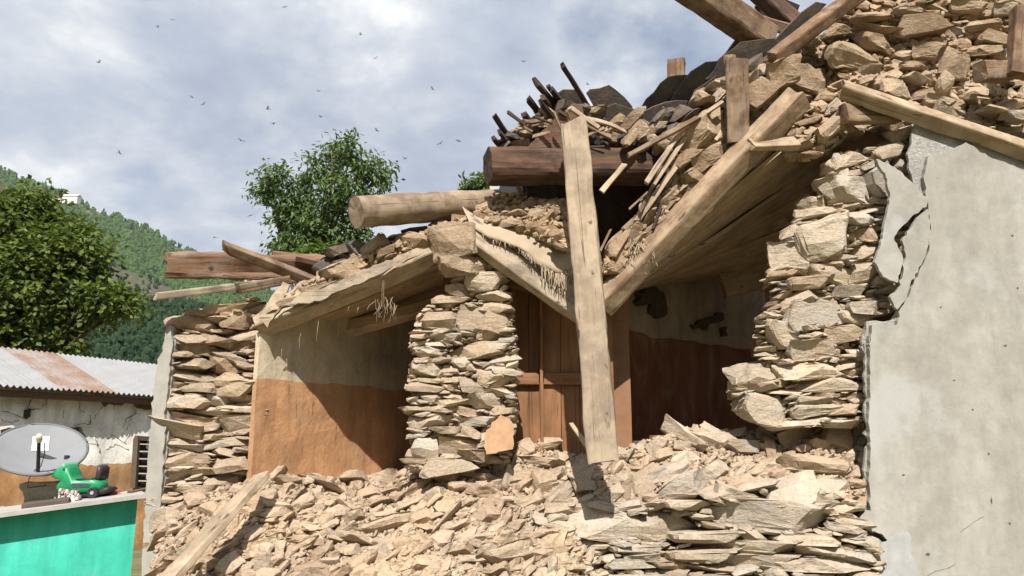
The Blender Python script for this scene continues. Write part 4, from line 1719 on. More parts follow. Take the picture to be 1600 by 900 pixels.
items = heroes + f.run(54, 9, (2.2, 5.0), 0.02, 0.13, steps=28, tries=100, over=0.26, inside=0.78)
items.sort(key=lambda q: -q[2] * q[3])
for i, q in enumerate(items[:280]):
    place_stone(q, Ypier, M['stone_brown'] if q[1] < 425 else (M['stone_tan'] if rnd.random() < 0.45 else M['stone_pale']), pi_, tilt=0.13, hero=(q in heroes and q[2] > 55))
if len(items) > 280:
    joined_stones('small_stones', items[280:], Ypier, M['chips_tan'], pi_, seed=2)
joined_stones('mortar_crumbs', Fill(PIER, 62).run(17, 5, (1.4, 3.0), 0.0, 0.4, steps=8, tries=110, over=0.4), lambda x, y: Ypier(x, y) + 0.07, M['chips_tan'], pi_, seed=22)
for q in ((708, 376, 74, 50, .1), (722, 412, 78, 30, .08)):
    place_stone(q, 5.86, M['stone_brown'], pi_, tilt=0.08, hero=True, depth=0.3)
fk = trace_slab('plaster_flake', [(768, 660), (782, 648), (796, 655), (802, 662), (801, 702), (760, 710), (756, 685), (760, 672)], 5.88, 0.03, plain('orange_mud_plaster', (0.44, 0.27, 0.16), 0.9, 0.2, 0.2, 14), pi_, amp=1.2, step=6)

# ---- plastered wall with its torn stone edge
JAMB = [(1420, 205), (1392, 222), (1330, 235), (1296, 270), (1288, 300), (1250, 330), (1232, 372), (1208, 400), (1205, 430), (1215, 455), (1196, 490), (1185, 520), (1196, 560), (1150, 585), (1152, 620), (1180, 650), (1230, 668), (1345, 665), (1362, 640), (1366, 500), (1400, 480), (1440, 420), (1455, 340), (1440, 250)]


def Yjamb(x, y):
    return 5.92 + 0.05 * noise.noise(Vector((x * 0.018, y * 0.045, 8.0))) + max(0, (1240 - x)) * 0.0012


pwall = mound('plastered_wall', JAMB + [], lambda x, y: Yjamb(x, y) + 0.14, 0.55, M['mud'], cell=8, amp=0.05, seed=9, inset=18)
tag(pwall, 'tall cement plastered wall torn open to bare stones along one edge', 'wall')
f = Fill(JAMB, 13)
heroes = [(1335, 296, 104, 50, .08), (1290, 372, 92, 62, .25), (1245, 402, 84, 44, -.1), (1330, 248, 70, 26, .3), (1318, 270, 20, 64, .15), (1268, 440, 70, 22, .05), (1300, 432, 80, 26, -.1), (1275, 488, 110, 46, .12), (1225, 520, 60, 46, .2), (1278, 545, 136, 34, .08), (1268, 576, 110, 26, .05), (1300, 602, 130, 26, .02), (1185, 585, 72, 46, .3), (1198, 635, 78, 48, -.12), (1345, 340, 60, 22, -.1), (1360, 365, 50, 26, 0), (1350, 425, 50, 40, .1), (1330, 455, 60, 20, 0), (1245, 360, 50, 22, .3), (1310, 330, 60, 16, -.05), (1320, 520, 60, 30, .1), (1390, 235, 50, 26, .3), (1280, 640, 80, 24, .1), (1330, 570, 50, 18, .1), (1318, 642, 60, 22, 0), (1410, 260, 30, 26, 0), (1405, 210, 36, 22, .1), (1350, 480, 50, 20, -.1), (1375, 280, 44, 50, .3)]
heroes = [(x, y, w, h * 0.92, a) for (x, y, w, h, a) in heroes]
for q in heroes:
    f.hero(*q)
items = heroes + f.run(70, 9, (2.8, 6.0), 0.05, 0.17, steps=28, tries=90, over=0.24)
items.sort(key=lambda q: -q[2] * q[3])
for q in items[:290]:
    place_stone(q, Yjamb, M['stone_pale'] if rnd.random() < 0.7 else M['stone_tan'], pwall, tilt=0.16, hero=(q in heroes and q[2] > 62))
if len(items) > 290:
    joined_stones('small_stones', items[290:], Yjamb, M['chips_tan'], pwall, seed=3)
joined_stones('mortar_crumbs', Fill(JAMB, 63).run(17, 5, (1.4, 3.0), 0.0, 0.4, steps=8, tries=150, over=0.4), lambda x, y: Yjamb(x, y) + 0.08, M['chips_tan'], pwall, seed=23)

z7 = lambda x, y: (1100 + x / 2.25, 160 + y / 2.25)
z8 = lambda x, y: (1100 + x / 2.368, 520 + y / 2.368)
MAIN = [z7(*q) for q in ((790, 185), (840, 185), (880, 160), (920, 140), (1000, 190), (1060, 210), (1125, 240), (1250, 290))] + [(1680, 300), (1680, 930)] + \
       [z8(*q) for q in ((630, 950), (655, 880), (690, 790), (660, 745), (615, 735), (580, 722), (583, 672), (617, 658), (612, 560), (617, 400), (608, 330), (617, 150), (612, 10))] + \
       [z7(*q) for q in ((583, 880), (590, 782), (680, 780), (685, 738), (720, 682), (760, 582), (792, 520), (797, 430), (789, 372), (772, 262))]
coat = trace_slab('plaster_coat', MAIN, 5.72, 0.05, M['plaster'], pwall, amp=1.0, step=6, seed=14)
REND = [z7(*q) for q in ((745, 70), (775, 60), (800, 62), (850, 85), (910, 110), (990, 140), (1060, 160), (1125, 190), (1300, 270))] + [(1690, 330), (1690, 935), (1378, 935), (1372, 880), (1385, 840), (1352, 826), (1342, 812), (1346, 792), (1353, 700), (1352, 600), (1348, 520)] + \
       [z7(*q) for q in ((565, 880), (570, 770), (660, 765), (700, 690), (760, 560), (780, 400), (735, 280), (715, 180), (730, 110))]
trace_slab('rough_render', REND, 5.772, 0.03, M['render'], pwall, amp=2.6, step=11, seed=15, back=(0, 1, 0))
FA = [z7(*q) for q in ((605, 198), (640, 212), (690, 240), (740, 290), (788, 345), (782, 368), (742, 392), (692, 440), (668, 474), (688, 520), (700, 548), (690, 600), (680, 634), (630, 612), (598, 560), (622, 500), (640, 405), (655, 330), (640, 262))]
FB = [z7(*q) for q in ((786, 374), (795, 430), (790, 500), (765, 570), (742, 604), (704, 700), (680, 728), (654, 682), (692, 642), (704, 560), (710, 545), (696, 484), (744, 414))]
trace_slab('plaster_flake', FA, 5.70, 0.035, M['plaster'], pwall, amp=0.9, step=5, seed=16, kx=0.0002, ky=0.0)
trace_slab('plaster_flake', FB, 5.708, 0.035, M['plaster'], pwall, amp=0.9, step=5, seed=17)
for pl in ([(1352, 862), (1392, 840), (1420, 832), (1432, 900), (1400, 925), (1375, 925)],):
    trace_slab('grey_patch', pl, 5.714, 0.006, plain('smooth_grey_cement', (0.34, 0.34, 0.335), 0.85, 0.2, 0.15, 10), pwall, amp=3, step=8, seed=18)

pitm = plain('pit_shadow', (0.10, 0.09, 0.075), 0.95)
for k, (x, y, w, h) in enumerate(((1582, 368, 5, 3), (1545, 709, 3, 4), (1549, 782, 3, 12), (1450, 866, 8, 5), (1491, 594, 4, 2), (1578, 818, 4, 4), (1571, 540, 6, 3), (1412, 742, 5, 3), (1520, 640, 3, 3), (1470, 480, 3, 2), (1590, 450, 3, 4))):
    trace_slab('pit', jag([(x - w / 2, y), (x, y - h / 2), (x + w / 2, y - 1), (x + 1, y + h / 2)], .4, 3, k), 5.7165, 0.003, pitm, coat)
for k, c in enumerate(([(1500, 832), (1512, 822), (1528, 812), (1540, 806)], [(1440, 905), (1462, 892), (1480, 889), (1496, 880)]  )):
    pts = []
    for (a, b) in zip(c, c[1:]):
        for t in range(4):
            pts.append(P(a[0] + (b[0] - a[0]) * t / 4 + rnd.uniform(-.8, .8), a[1] + (b[1] - a[1]) * t / 4 + rnd.uniform(-.8, .8), 5.7185))
    mesh_from('hairline_crack', *tube(pts, [0.0006 + 0.0012 * rnd.random() for _ in pts], 4), pitm, coat)

# ---- big stones of the collapsed upper wall
UPPER = [(1100, 262), (1082, 285), (1120, 230), (1130, 160), (1190, 110), (1260, 70), (1330, 5), (1340, -40), (1640, -40), (1640, 215), (1560, 215), (1440, 182), (1400, 200), (1330, 205), (1280, 245), (1220, 238), (1270, 160), (1230, 130), (1180, 190)]


def Yup(x, y):
    return 6.0 + (200 - y) * 0.0022 + 0.08 * noise.noise(Vector((x * 0.012, y * 0.02, 3.0)))


uw = mound('upper_wall', UPPER, lambda x, y: Yup(x, y) + 0.12, 0.7, M['mud_roof'], cell=10, amp=0.07, seed=19, inset=12)
tag(uw, 'slumped upper storey wall of big tumbled brown stones', 'wall')
g6 = lambda x, y, w, h, a=0.0: (1200 + x / 3.75, y / 3.75, w / 3.75, h / 3.75, a)
heroes = [g6(620, 70, 270, 90, .05), g6(920, 130, 330, 150, .02), g6(640, 135, 300, 75, .0), g6(480, 310, 420, 220, -.02), g6(210, 450, 380, 240, .05), g6(650, 225, 270, 120, -.1), g6(960, 285, 210, 120, -.2), g6(1110, 370, 180, 210, -.5), g6(760, 510, 200, 140, -.25), g6(1280, 130, 270, 100, .1), g6(1340, 220, 190, 90, -.35), g6(1300, 270, 200, 80, -.2), g6(1050, 480, 110, 150, -.6), g6(400, 170, 200, 90, .3),
          g6(700, 440, 230, 90, .45), g6(1430, 590, 300, 80, .3), g6(1460, 680, 180, 90, .1), g6(1330, 640, 200, 60, -.1), g6(860, 60, 240, 50, 0), g6(1180, 40, 300, 70, 0), g6(1400, 40, 160, 90, 0), g6(900, 365, 190, 60, -.1), g6(1010, 590, 200, 60, -.3), g6(370, 740, 230, 130, .7), g6(430, 620, 110, 60, .3), g6(260, 240, 160, 70, .5), g6(140, 330, 170, 60, .5), g6(1280, 350, 130, 60, .2), g6(1430, 430, 90, 60, -.1), g6(820, 760, 120, 70, .3), g6(880, 450, 150, 50, -.4), g6(590, 460, 120, 50, .2)]
heroes = [(x, y, w * 0.95, h * 0.74, a) for (x, y, w, h, a) in heroes]
f = Fill(UPPER, 14)
for q in heroes:
    f.hero(*q)
items = heroes + f.run(54, 9, (2.1, 5.0), lambda x, y: 0.3 if x < 1300 else -0.05, 0.38, steps=24, tries=55, over=0.22)
items.sort(key=lambda q: -q[2] * q[3])
for q in items[:290]:
    hr = q in heroes
    place_stone(q, lambda x, y: Yup(x, y) - (0.13 if hr else 0.0), M['stone_brown'] if rnd.random() < (0.75 if q[0] < 1400 else 0.4) else (M['stone_tan'] if rnd.random() < 0.8 else M['stone_pale']), uw, tilt=0.22, hero=hr and q[2] > 40, pitch=0.15)
if len(items) > 290:
    joined_stones('small_stones', items[290:], Yup, M['chips_tan'], uw, seed=4)
joined_stones('wall_grit', Fill(UPPER, 40).run(20, 5, (1.3, 2.8), 0.1, 0.6, steps=12, tries=170, over=0.5), lambda x, y: Yup(x, y) + 0.05, M['clods'], uw, seed=5)

# ---- low coursed wall at the foot
PLINTH = [(862, 800), (900, 785), (1000, 790), (1090, 770), (1200, 755), (1310, 770), (1345, 790), (1352, 835), (1380, 870), (1380, 930), (800, 930), (830, 860)]


def Yplin(x, y):
    return 5.62 + 0.03 * noise.noise(Vector((x * 0.02, y * 0.06, 6.0)))


pln = mound('footing_wall', PLINTH, lambda x, y: Yplin(x, y) + 0.2, 0.8, M['mud_dust'], cell=14, amp=0.04, seed=23)
tag(pln, 'low coursed stone footing wall under the rubble with broad pale blocks', 'wall')
heroes = [(1205, 806, 190, 56, -.06), (1110, 838, 120, 22, 0), (1260, 842, 120, 20, 0), (960, 820, 150, 54, -.1), (1040, 826, 120, 60, -.15), (1170, 858, 190, 24, .0), (1190, 878, 140, 28, 0), (1290, 884, 150, 34, -.05), (930, 862, 70, 18, 0), (1000, 858, 90, 16, 0), (1100, 866, 110, 24, 0), (920, 882, 90, 18, 0), (985, 882, 70, 16, 0), (1050, 884, 80, 18, 0), (1110, 888, 80, 20, 0), (1330, 868, 80, 20, -.1), (1280, 862, 70, 16, -.1), (1000, 905, 130, 20, 0), (1140, 908, 130, 20, 0)]
heroes = [(x, y, w, h * 0.76, a) for (x, y, w, h, a) in heroes]
f = Fill(PLINTH, 15)
for q in heroes:
    f.hero(*q)
items = heroes + f.run(80, 10, (2.2, 5.0), 0.0, 0.15, steps=24, tries=50, over=0.2)
items.sort(key=lambda q: -q[2] * q[3])
for q in items[:250]:
    place_stone(q, Yplin, M['stone_pale'], pln, tilt=0.08, hero=q in heroes)
if len(items) > 250:
    joined_stones('small_stones', items[250:], Yplin, M['chips'], pln, seed=6)

# ---- rubble bank
CREST = [(245, 812), (330, 768), (420, 744), (520, 752), (620, 744), (700, 712), (760, 700), (820, 692), (900, 716), (960, 706), (1000, 694), (1070, 670), (1180, 674), (1250, 662), (1352, 645)]


def Yrub(x, y):
    c = interp(CREST, x)
    t = (y - c) / (905 - c)
    t = max(-0.3, min(1.3, t))
    n = 0.05 * noise.noise(Vector((x * 0.012, y * 0.02, 2.0)))
    y0 = 5.80 + 0.65 * max(0.0, min(1.0, (x - 420) / 180))       # the bank lies in front of the orange room wall
    if x < 900:
        return y0 - (y0 - 5.15) * t + n
    k = min(1, (x - 900) / 60)
    Ya = 6.45 - 1.30 * t
    Yb = 6.35 - 0.66 * min(1, (y - c) / max(1, 790 - c)) + (0.5 if y > 800 else 0)
    return Ya + (Yb - Ya) * k + n


RUBBLE = CREST + [(1352, 770), (1310, 775), (1200, 760), (1090, 775), (1000, 800), (915, 805), (935, 860), (955, 935), (240, 935)]
bed = mound('rubble_bank', [(x, y + 6) for x, y in CREST] + [(1352, 940), (235, 940)], lambda x, y: Yrub(x, y) + 0.03, 0.9, M['mud_dust'], cell=10, amp=0.05, seed=29)
structure(bed)
heroes = [(1245, 680, 96, 40, .45), (1120, 695, 80, 40, .1), (1075, 685, 90, 22, -.55), (1000, 762, 120, 36, .35), (1070, 778, 100, 36, .5), (1035, 745, 110, 26, .4), (960, 775, 60, 22, .6), (1310, 690, 50, 40, -.2), (1270, 735, 110, 24, -.1), (1170, 770, 80, 20, .55), (1300, 765, 100, 26, -.05), (1200, 730, 90, 20, .3), (1120, 740, 60, 24, .6), (1310, 660, 90, 30, .5),
          (935, 690, 44, 30, .9), (910, 745, 70, 36, .5), (870, 790, 90, 40, .6), (740, 772, 80, 20, -.15), (855, 695, 60, 28, .1), (820, 700, 40, 30, .4), (845, 725, 90, 16, -.1), (545, 750, 70, 22, .05), (500, 762, 90, 12, -.1), (600, 750, 60, 36, .4), (570, 775, 60, 26, .3), (650, 765, 80, 18, .6), (630, 800, 110, 14, .75), (690, 820, 100, 14, .8), (600, 835, 130, 16, .5), (540, 850, 100, 18, .35), (700, 748, 60, 34, .3), (470, 862, 60, 14, .3), (405, 885, 40, 40, .2), (640, 790, 60, 14, .5), (700, 790, 60, 30, .1), (430, 790, 60, 14, -.1), (440, 755, 50, 14, .1), (850, 840, 70, 16, .4), (790, 870, 120, 30, .3), (1040, 715, 60, 22, .3), (1160, 705, 60, 24, -.1)]
heroes = [(x, y, w * (0.78 if x < 900 else 0.9), h * (0.72 if x < 900 else 0.85), a) for (x, y, w, h, a) in heroes]
f = Fill(RUBBLE, 16)
for q in heroes:
    f.hero(*q)
rub_ang = lambda x, y: 0.48 if x < 900 else 0.28
items = f.run(40, 6, (1.8, 4.6), rub_ang, 0.42, steps=36, tries=170, over=0.28, inside=0.5, power=0.62)
allr = heroes + items
allr.sort(key=lambda q: -q[2] * q[3])
NR = 290
for q in allr[:NR]:
    a = abs(q[4])
    o = place_stone(q, lambda x, y: Yrub(x, y) - 0.05, M['stone_rubble'] if (q[0] < 900 or rnd.random() < 0.5) else M['stone_pale'], None, 'rubble_stone', tilt=0.34, pitch=-0.25, hero=q[2] > 62, depth=None)
    size = 'broad' if q[2] * q[3] > 2200 else ('long narrow' if q[2] / q[3] > 3.0 else ('chunky' if q[2] / q[3] < 2.0 else 'small flat'))
    lean = 'tilted steeply' if abs(q[4]) > 0.75 else ('lying level' if abs(q[4]) < 0.22 else 'lying aslant')
    zone = ('below the orange room', 'below the stone pier and door', 'at the foot of the prop', 'beside the cement plastered wall')[0 if q[0] < 640 else (1 if q[0] < 900 else (2 if q[0] < 1120 else 3))]
    tag(o, '%s loose stone %s in the rubble %s' % (size, lean, zone), 'stone', '%s stones %s in the rubble %s' % (size, lean, zone))
o = joined_stones('rubble_chips', allr[NR:], lambda x, y: Yrub(x, y) - 0.01, M['chips'], None, seed=7, tilt=0.45, pitch=-0.2)
tag(o, 'small broken tan stone chips filling the rubble bank', 'rubble', kind='stuff')
grit = []
rr = random.Random(77)
ff = Fill(RUBBLE, 5)
for k in range(16000):
    iy, ix = ff.inside[rr.randrange(len(ff.inside))]
    w = 3.0 + abs(rr.gauss(0, 4.2))
    x, y = ix * 2 + ff.o[0], iy * 2 + ff.o[1]
    grit.append((x, y, w, w / rr.uniform(1.2, 2.8), rr.gauss(rub_ang(x, y), 0.5)))
o = joined_stones('rubble_grit', grit, lambda x, y: Yrub(x, y) + 0.012, M['chips'], None, seed=8, tilt=0.5, jit=0.05)
tag(o, 'fine crumbled mud and grit between the fallen stones', 'rubble', kind='stuff')

# ================================================================== FALLEN TIMBERS AND ROOF
def T(name, label, a, b, w, h, hint, mat, cat='beam', **kw):
    o = timber(name, P(*a), P(*b), w, h, hint, M[mat], **kw)
    tag(o, label, cat)
    return o


T('roof_beam', 'pale sagging edge beam above the orange room', (404, 512, 6.0), (700, 388, 6.04), 0.19, 0.11, (0, 0.42, 0.9), 'wood_pale', rough=0.012, bend=-0.02, seg=26, chip=0.25)
T('ceiling_joist', 'dusty joist under the plank ceiling of the orange room', (508, 524, 6.9), (712, 468, 6.9), 0.14, 0.13, (0, 0.3, 0.9), 'wood_ceiling', rough=0.006)
T('roof_beam', 'grey beam dropping from the pier towards the leaning prop', (728, 358, 5.93), (908, 484, 5.98), 0.13, 0.23, (0, 0.25, 0.95), 'wood_grey', rough=0.01, seg=22, jag1=0.12, chip=0.3)
T('roof_beam', 'heavy slanting squared beam above the dark room with cut end', (938, 478, 6.08), (1248, 152, 5.62), 0.20, 0.19, (-0.55, -0.62, 0.55), 'wood_beam', rough=0.012, seg=26, chip=0.2, jag1=0.03)
pr = T('prop', 'long pale squared prop leaning upright with splintered top', (897, 196, 5.62), (943, 722, 5.28), 0.215, 0.13, (-0.14, -1, -0.12), 'wood_prop', cat='prop', rough=0.013, seg=44, bend=0.018, taper=1.03, jag0=0.16, jag1=0.03, boxy=8, chip=0.1)
for k, (x, y, l) in enumerate(((884, 192, 26), (892, 196, 16), (900, 198, 9))):
    timber('splinter', P(x, y + 22, 5.585), P(x - 2, y - l * 0.7, 5.575), 0.045, 0.045, (0, -1, 0), M['wood_tan'], pr, seg=5, jag1=0.06, taper=0.35)
T('roof_log', 'split reddish squared timber jutting past the stone corner', (266, 414, 6.0), (525, 420, 6.6), 0.20, 0.225, (0, -0.25, 1), 'wood_red', rough=0.03, seg=34, nside=28, chip=0.55, jag0=0.09)
T('roof_pole', 'brown sawn pole lying aslant over the reddish timber', (352, 386, 5.8), (500, 444, 6.25), 0.085, 0.085, (0.2, -0.6, 0.8), 'wood_brown', rough=0.006, jag0=0.09)
T('plank', 'narrow pale tipped plank jutting out below the reddish timber', (244, 463, 5.75), (470, 436, 6.4), 0.12, 0.06, (0, -0.2, 1), 'wood_grey', cat='plank', rough=0.008, jag0=0.04)
T('plank', 'short brown plank end resting on the stone corner', (372, 452, 5.9), (452, 437, 6.1), 0.10, 0.075, (0, -0.2, 1), 'wood_brown', cat='plank', rough=0.008, jag0=0.03)
T('roof_pole', 'thin dark pole lying over the far end of the reddish timber', (462, 405, 6.3), (530, 420, 6.5), 0.06, 0.05, (0, -0.2, 1), 'wood_char', rough=0.006)
T('roof_pole', 'orange brown pole lying behind the reddish timber', (425, 400, 6.5), (515, 410, 6.7), 0.10, 0.10, (0, -0.2, 1), 'wood_red', rough=0.008)
lg = T('roof_log', 'round bark stripped log jutting out above the sagging edge beam', (556, 331, 5.72), (775, 318, 6.55), 0.262, 0.262, (0, 0, 1), 'wood_log', rough=0.010, boxy=2.1, nside=32, seg=26, smooth=True, jag0=0.008, cat='log')
# growth rings on its sawn end
T('roof_log', 'thick dark reddish chamfered log end above the sunken roof', (762, 259, 5.85), (1055, 262, 6.30), 0.30, 0.30, (0, 0.1, 1), 'wood_char', rough=0.014, boxy=3.2, nside=24, seg=26, chip=0.12, jag0=0.012, cat='log')
sp = T('post_stub', 'short notched brown post standing on the tilted roof', (1150, 97, 5.72), (1153, 225, 5.78), 0.185, 0.14, (-0.2, -1, 0), 'wood_brown', cat='post', rough=0.012, seg=14, chip=0.3, jag0=0.03)
timber('notch_block', P(1140, 112, 5.68), P(1142, 132, 5.68), 0.09, 0.10, (0, -1, 0), M['wood_brown'], sp, seg=4)
T('post_stub', 'small brown post end poking up behind the dark slates', (1057, 96, 6.9), (1057, 150, 6.9), 0.17, 0.13, (-0.3, -1, 0), 'wood_brown', cat='post', rough=0.01, jag0=0.03)
T('ridge_timber', 'thick brown timber slanting down from the broken ridge', (1035, -50, 5.7), (1196, 62, 6.35), 0.26, 0.24, (-0.3, -0.4, 0.8), 'wood_brown', rough=0.012, seg=18, chip=0.15, cat='beam')
T('ridge_timber', 'short orange brown crosspiece between the broken ridge timbers', (1178, 30, 6.5), (1252, 52, 6.3), 0.10, 0.11, (0, -0.5, 1), 'wood_red', rough=0.008)
T('rafter', 'slim brown rafter slanting up beside the biggest stones', (1208, 92, 5.95), (1385, -42, 5.95), 0.13, 0.13, (-0.5, -0.6, 0.5), 'wood_brown', rough=0.01, seg=16)
T('rafter', 'dark stone dusted ridge piece against the sky', (1160, -40, 6.6), (1250, 48, 6.6), 0.20, 0.16, (-0.3, -0.5, 0.6), 'wood_char', rough=0.02, chip=0.3)
T('plank', 'long tan plank lying along the top of the cement plaster', (1316, 140, 5.72), (1640, 248, 5.74), 0.15, 0.13, (0.1, -0.75, 0.6), 'wood_tan', cat='plank', rough=0.008, seg=24, jag0=0.06, chip=0.15)
T('plank', 'brown plank end under the big stones by the tan plank', (1318, 178, 5.75), (1400, 178, 5.9), 0.10, 0.17, (0, 0, 1), 'wood_brown', cat='plank', rough=0.01)
T('post_stub', 'upright brown post beside the big stones of the upper wall', (1598, 15, 5.75), (1590, 118, 5.75), 0.17, 0.12, (0, -1, 0), 'wood_brown', cat='post', rough=0.01)
T('wood_block', 'cut brown wooden block wedged among the big stones', (1531, 112, 5.75), (1574, 112, 5.85), 0.13, 0.17, (0, -0.1, 1), 'wood_brown', cat='block', rough=0.008)
T('plank', 'leaning grey plank propped against the foot of the stone corner', (412, 741, 5.42), (246, 925, 4.62), 0.14, 0.05, (-0.55, -0.7, 0.5), 'wood_pale', cat='plank', rough=0.012, seg=22, jag0=0.06, taper=1.25)
T('plank', 'knotty broken board end under the slanting beam cut end', (1172, 225, 5.62), (1242, 222, 5.72), 0.14, 0.06, (0.1, -0.8, 0.5), 'wood_tan', cat='plank', rough=0.015, chip=0.5)
T('plank', 'small brown board lying against the slanting beam', (1045, 335, 6.0), (1090, 290, 5.95), 0.06, 0.09, (-0.4, -0.5, 0.5), 'wood_brown', cat='plank', rough=0.006)
T('wood_splinter', 'pointed pale splinter of wood beside the foot of the prop', (893, 663, 5.75), (922, 704, 5.6), 0.035, 0.03, (0, -1, 0.3), 'wood_tan', cat='splinter', seg=6, jag0=0.03)
T('wall_plate', 'dark plate beam over the top of the partition door', (792, 440, 6.44), (960, 470, 6.44), 0.14, 0.12, (0, 0, 1), 'wood_door')
T('ceiling_joist', 'dim joist at the foot of the broken plank ceiling', (1128, 447, 8.3), (1300, 398, 8.3), 0.12, 0.30, (0, 0.1, 1), 'wood_ceiling')
T('wedge_beam', 'short beam end bridging the pier top under the round log', (690, 398, 6.1), (760, 360, 6.15), 0.12, 0.12, (0, .2, 1), 'wood_grey', rough=0.01)

sticks = [((981, 244, 5.7), (1090, 184, 5.75)), ((1010, 286, 5.75), (1058, 214, 5.8)), ((1022, 288, 5.8), (1072, 214, 5.85)), ((1000, 330, 5.85), (1050, 232, 5.9)), ((940, 300, 5.9), (975, 258, 6.0)),
          ((1060, 205, 5.75), (1128, 160, 5.8)), ((905, 190, 5.85), (955, 215, 5.95)), ((915, 186, 5.9), (975, 205, 6.0)), ((890, 168, 5.8), (935, 200, 5.9)), ((818, 190, 5.95), (850, 186, 6.0)),
          ((995, 345, 5.9), (1068, 245, 5.85)), ((1085, 300, 5.95), (1110, 255, 5.9)), ((808, 290, 6.2), (822, 312, 6.2))]
for k, (a, b) in enumerate(sticks):
    o = timber('stick', P(*a), P(*b), rnd.uniform(0.028, 0.05), rnd.uniform(0.02, 0.035), (0, -1, 0.3), M['wood_pale'] if k % 3 else M['wood_brown'], seg=12, rough=0.006, bend=rnd.uniform(-.02, .03), jag0=.04, jag1=.04)
    tag(o, 'thin dry stick lying loose on the broken roof around the prop top', 'stick', 'loose roof sticks')
spikes = [((772, 180), (800, 225)), ((780, 206), (796, 226)), ((824, 153), (852, 186)), ((836, 127), (866, 160)), ((848, 152), (868, 178)), ((856, 134), (872, 158)), ((879, 102), (912, 160)), ((862, 140), (884, 165)), ((818, 178), (834, 200)), ((845, 160), (866, 190)), ((770, 215), (782, 228))]
for k, (a, b) in enumerate(spikes):
    o = timber('batten_end', P(*a, 5.95 + 0.05 * (k % 3)), P(b[0] + 14, b[1] + 18, 6.35), rnd.uniform(0.045, 0.07) if k not in (0, 6) else 0.035, rnd.uniform(0.03, 0.05), (0.5, -0.5, 0.3), M['wood_black'], seg=8, rough=0.006, jag0=0.05)
    tag(o, 'dark broken batten end sticking up over the chamfered log', 'batten', 'broken roof battens')

# ---- dark roof slates
def slate(pts, Y, ky=0.003, kx=0.0, th=0.035, mat='slate', seed=0, label='dark flat roof slab sliding off the ridge beside the slanting timbers', group='dark slabs along the ridge'):
    o = trace_slab('roof_slate', pts, Y, th, M[mat], None, ky=ky, kx=kx, amp=1.3, step=15, seed=seed)
    tag(o, label, 'slate', group)
    return o


RG = [([(1003, 167), (1010, 155), (1045, 120), (1075, 117), (1064, 135), (1048, 150), (1030, 168)], 6.45), ([(1048, 158), (1062, 135), (1080, 112), (1104, 97), (1130, 95), (1122, 110), (1100, 135), (1072, 160)], 6.35),
      ([(1104, 124), (1122, 95), (1158, 66), (1188, 62), (1212, 60), (1204, 76), (1176, 92), (1150, 100), (1126, 124)], 6.2), ([(1125, 96), (1150, 62), (1160, 66), (1130, 98)], 6.4),
      ([(1205, 82), (1208, 66), (1232, 40), (1252, 20), (1276, 3), (1292, 6), (1262, 42), (1236, 66), (1214, 86)], 6.15), ([(1000, 178), (1040, 160), (1075, 158), (1070, 178), (1030, 200), (1004, 196)], 6.3),
      ([(1085, 142), (1120, 118), (1135, 122), (1124, 150), (1092, 168)], 6.3), ([(1180, 10), (1215, -8), (1250, 8), (1240, 34), (1205, 30), (1186, 26)], 6.8)]
for k, (p, Y) in enumerate(RG):
    slate(p, Y, seed=k)
OV = [([(916, 146), (922, 140), (952, 133), (962, 140), (976, 152), (988, 166), (990, 176), (960, 176), (930, 170)], 6.3), ([(900, 200), (914, 182), (935, 172), (962, 162), (985, 170), (1003, 172), (990, 196), (950, 206)], 6.15),
      ([(930, 204), (960, 192), (1000, 186), (998, 212), (960, 226), (935, 222)], 6.25), ([(862, 152), (880, 140), (905, 140), (912, 165), (880, 172)], 6.4),
      ([(800, 205), (830, 190), (850, 196), (836, 222), (806, 228)], 6.35), ([(782, 216), (802, 208), (822, 222), (800, 232), (784, 230)], 6.2), ([(868, 176), (905, 168), (925, 182), (905, 205), (876, 210)], 6.3)]
for k, (p, Y) in enumerate(OV):
    slate(p, Y, seed=20 + k, label='dark broken roof slab heaped above the chamfered log', group='dark slabs above the chamfered log')
o = trace_slab('roof_board', [(824, 230), (840, 212), (868, 184), (896, 160), (910, 166), (912, 176), (896, 190), (892, 232)], 6.02, 0.04, M['wood_red'], None, ky=0.002, amp=0.8, step=8, seed=3)
tag(o, 'reddish brown roof board standing behind the prop top', 'board')
f = Fill([(508, 418), (540, 385), (600, 372), (690, 348), (706, 356), (640, 378), (560, 405), (520, 425)], 31)
for k, q in enumerate(f.run(46, 14, (2.2, 4.5), 0.25, 0.3, steps=14, tries=40, over=0.35, inside=0.5)):
    o = place_stone(q, 6.35 - 0.0008 * q[0] + 0.3, M['slate'], None, 'roof_slate', tilt=0.3, depth=0.25)
    tag(o, 'dark slate fragment piled behind the sagging edge beam', 'slate', 'slate pieces behind the edge beam')
f = Fill([(500, 418), (520, 392), (560, 380), (565, 400), (530, 425)], 33)
for k, q in enumerate(f.run(40, 20, (1.6, 3), 0.3, 0.5, steps=6, tries=20, over=0.4, inside=0.4)):
    o = place_stone(q, 6.0, M['slate'], None, 'roof_slate', tilt=0.3, depth=0.2)
    tag(o, 'dark slate fragment piled behind the sagging edge beam', 'slate', 'slate pieces behind the edge beam')

def debris(poly, seed, wmax, mats, Y, ang, label, group, cat, name, asp=(1.8, 4.0), tries=40):
    f = Fill(poly, seed)
    for q in f.run(wmax, 10, asp, ang, 0.35, steps=14, tries=tries, over=0.45, inside=0.5):
        mt = rnd.choice(mats)
        o = place_stone(q, Y, M[mt], None, 'slate_fragment' if mt == 'slate' else 'stone_fragment', tilt=0.35, depth=rnd.uniform(0.12, 0.25), r=rnd)
        kd = 'dark slate' if mt == 'slate' else ('brown stone' if mt == 'stone_brown' else 'tan stone')
        sz = 'larger' if q[2] > 30 else 'small'
        tag(o, label % (sz + ' ' + kd), 'slate' if mt == 'slate' else 'stone', sz + ' ' + kd + ' ' + group)


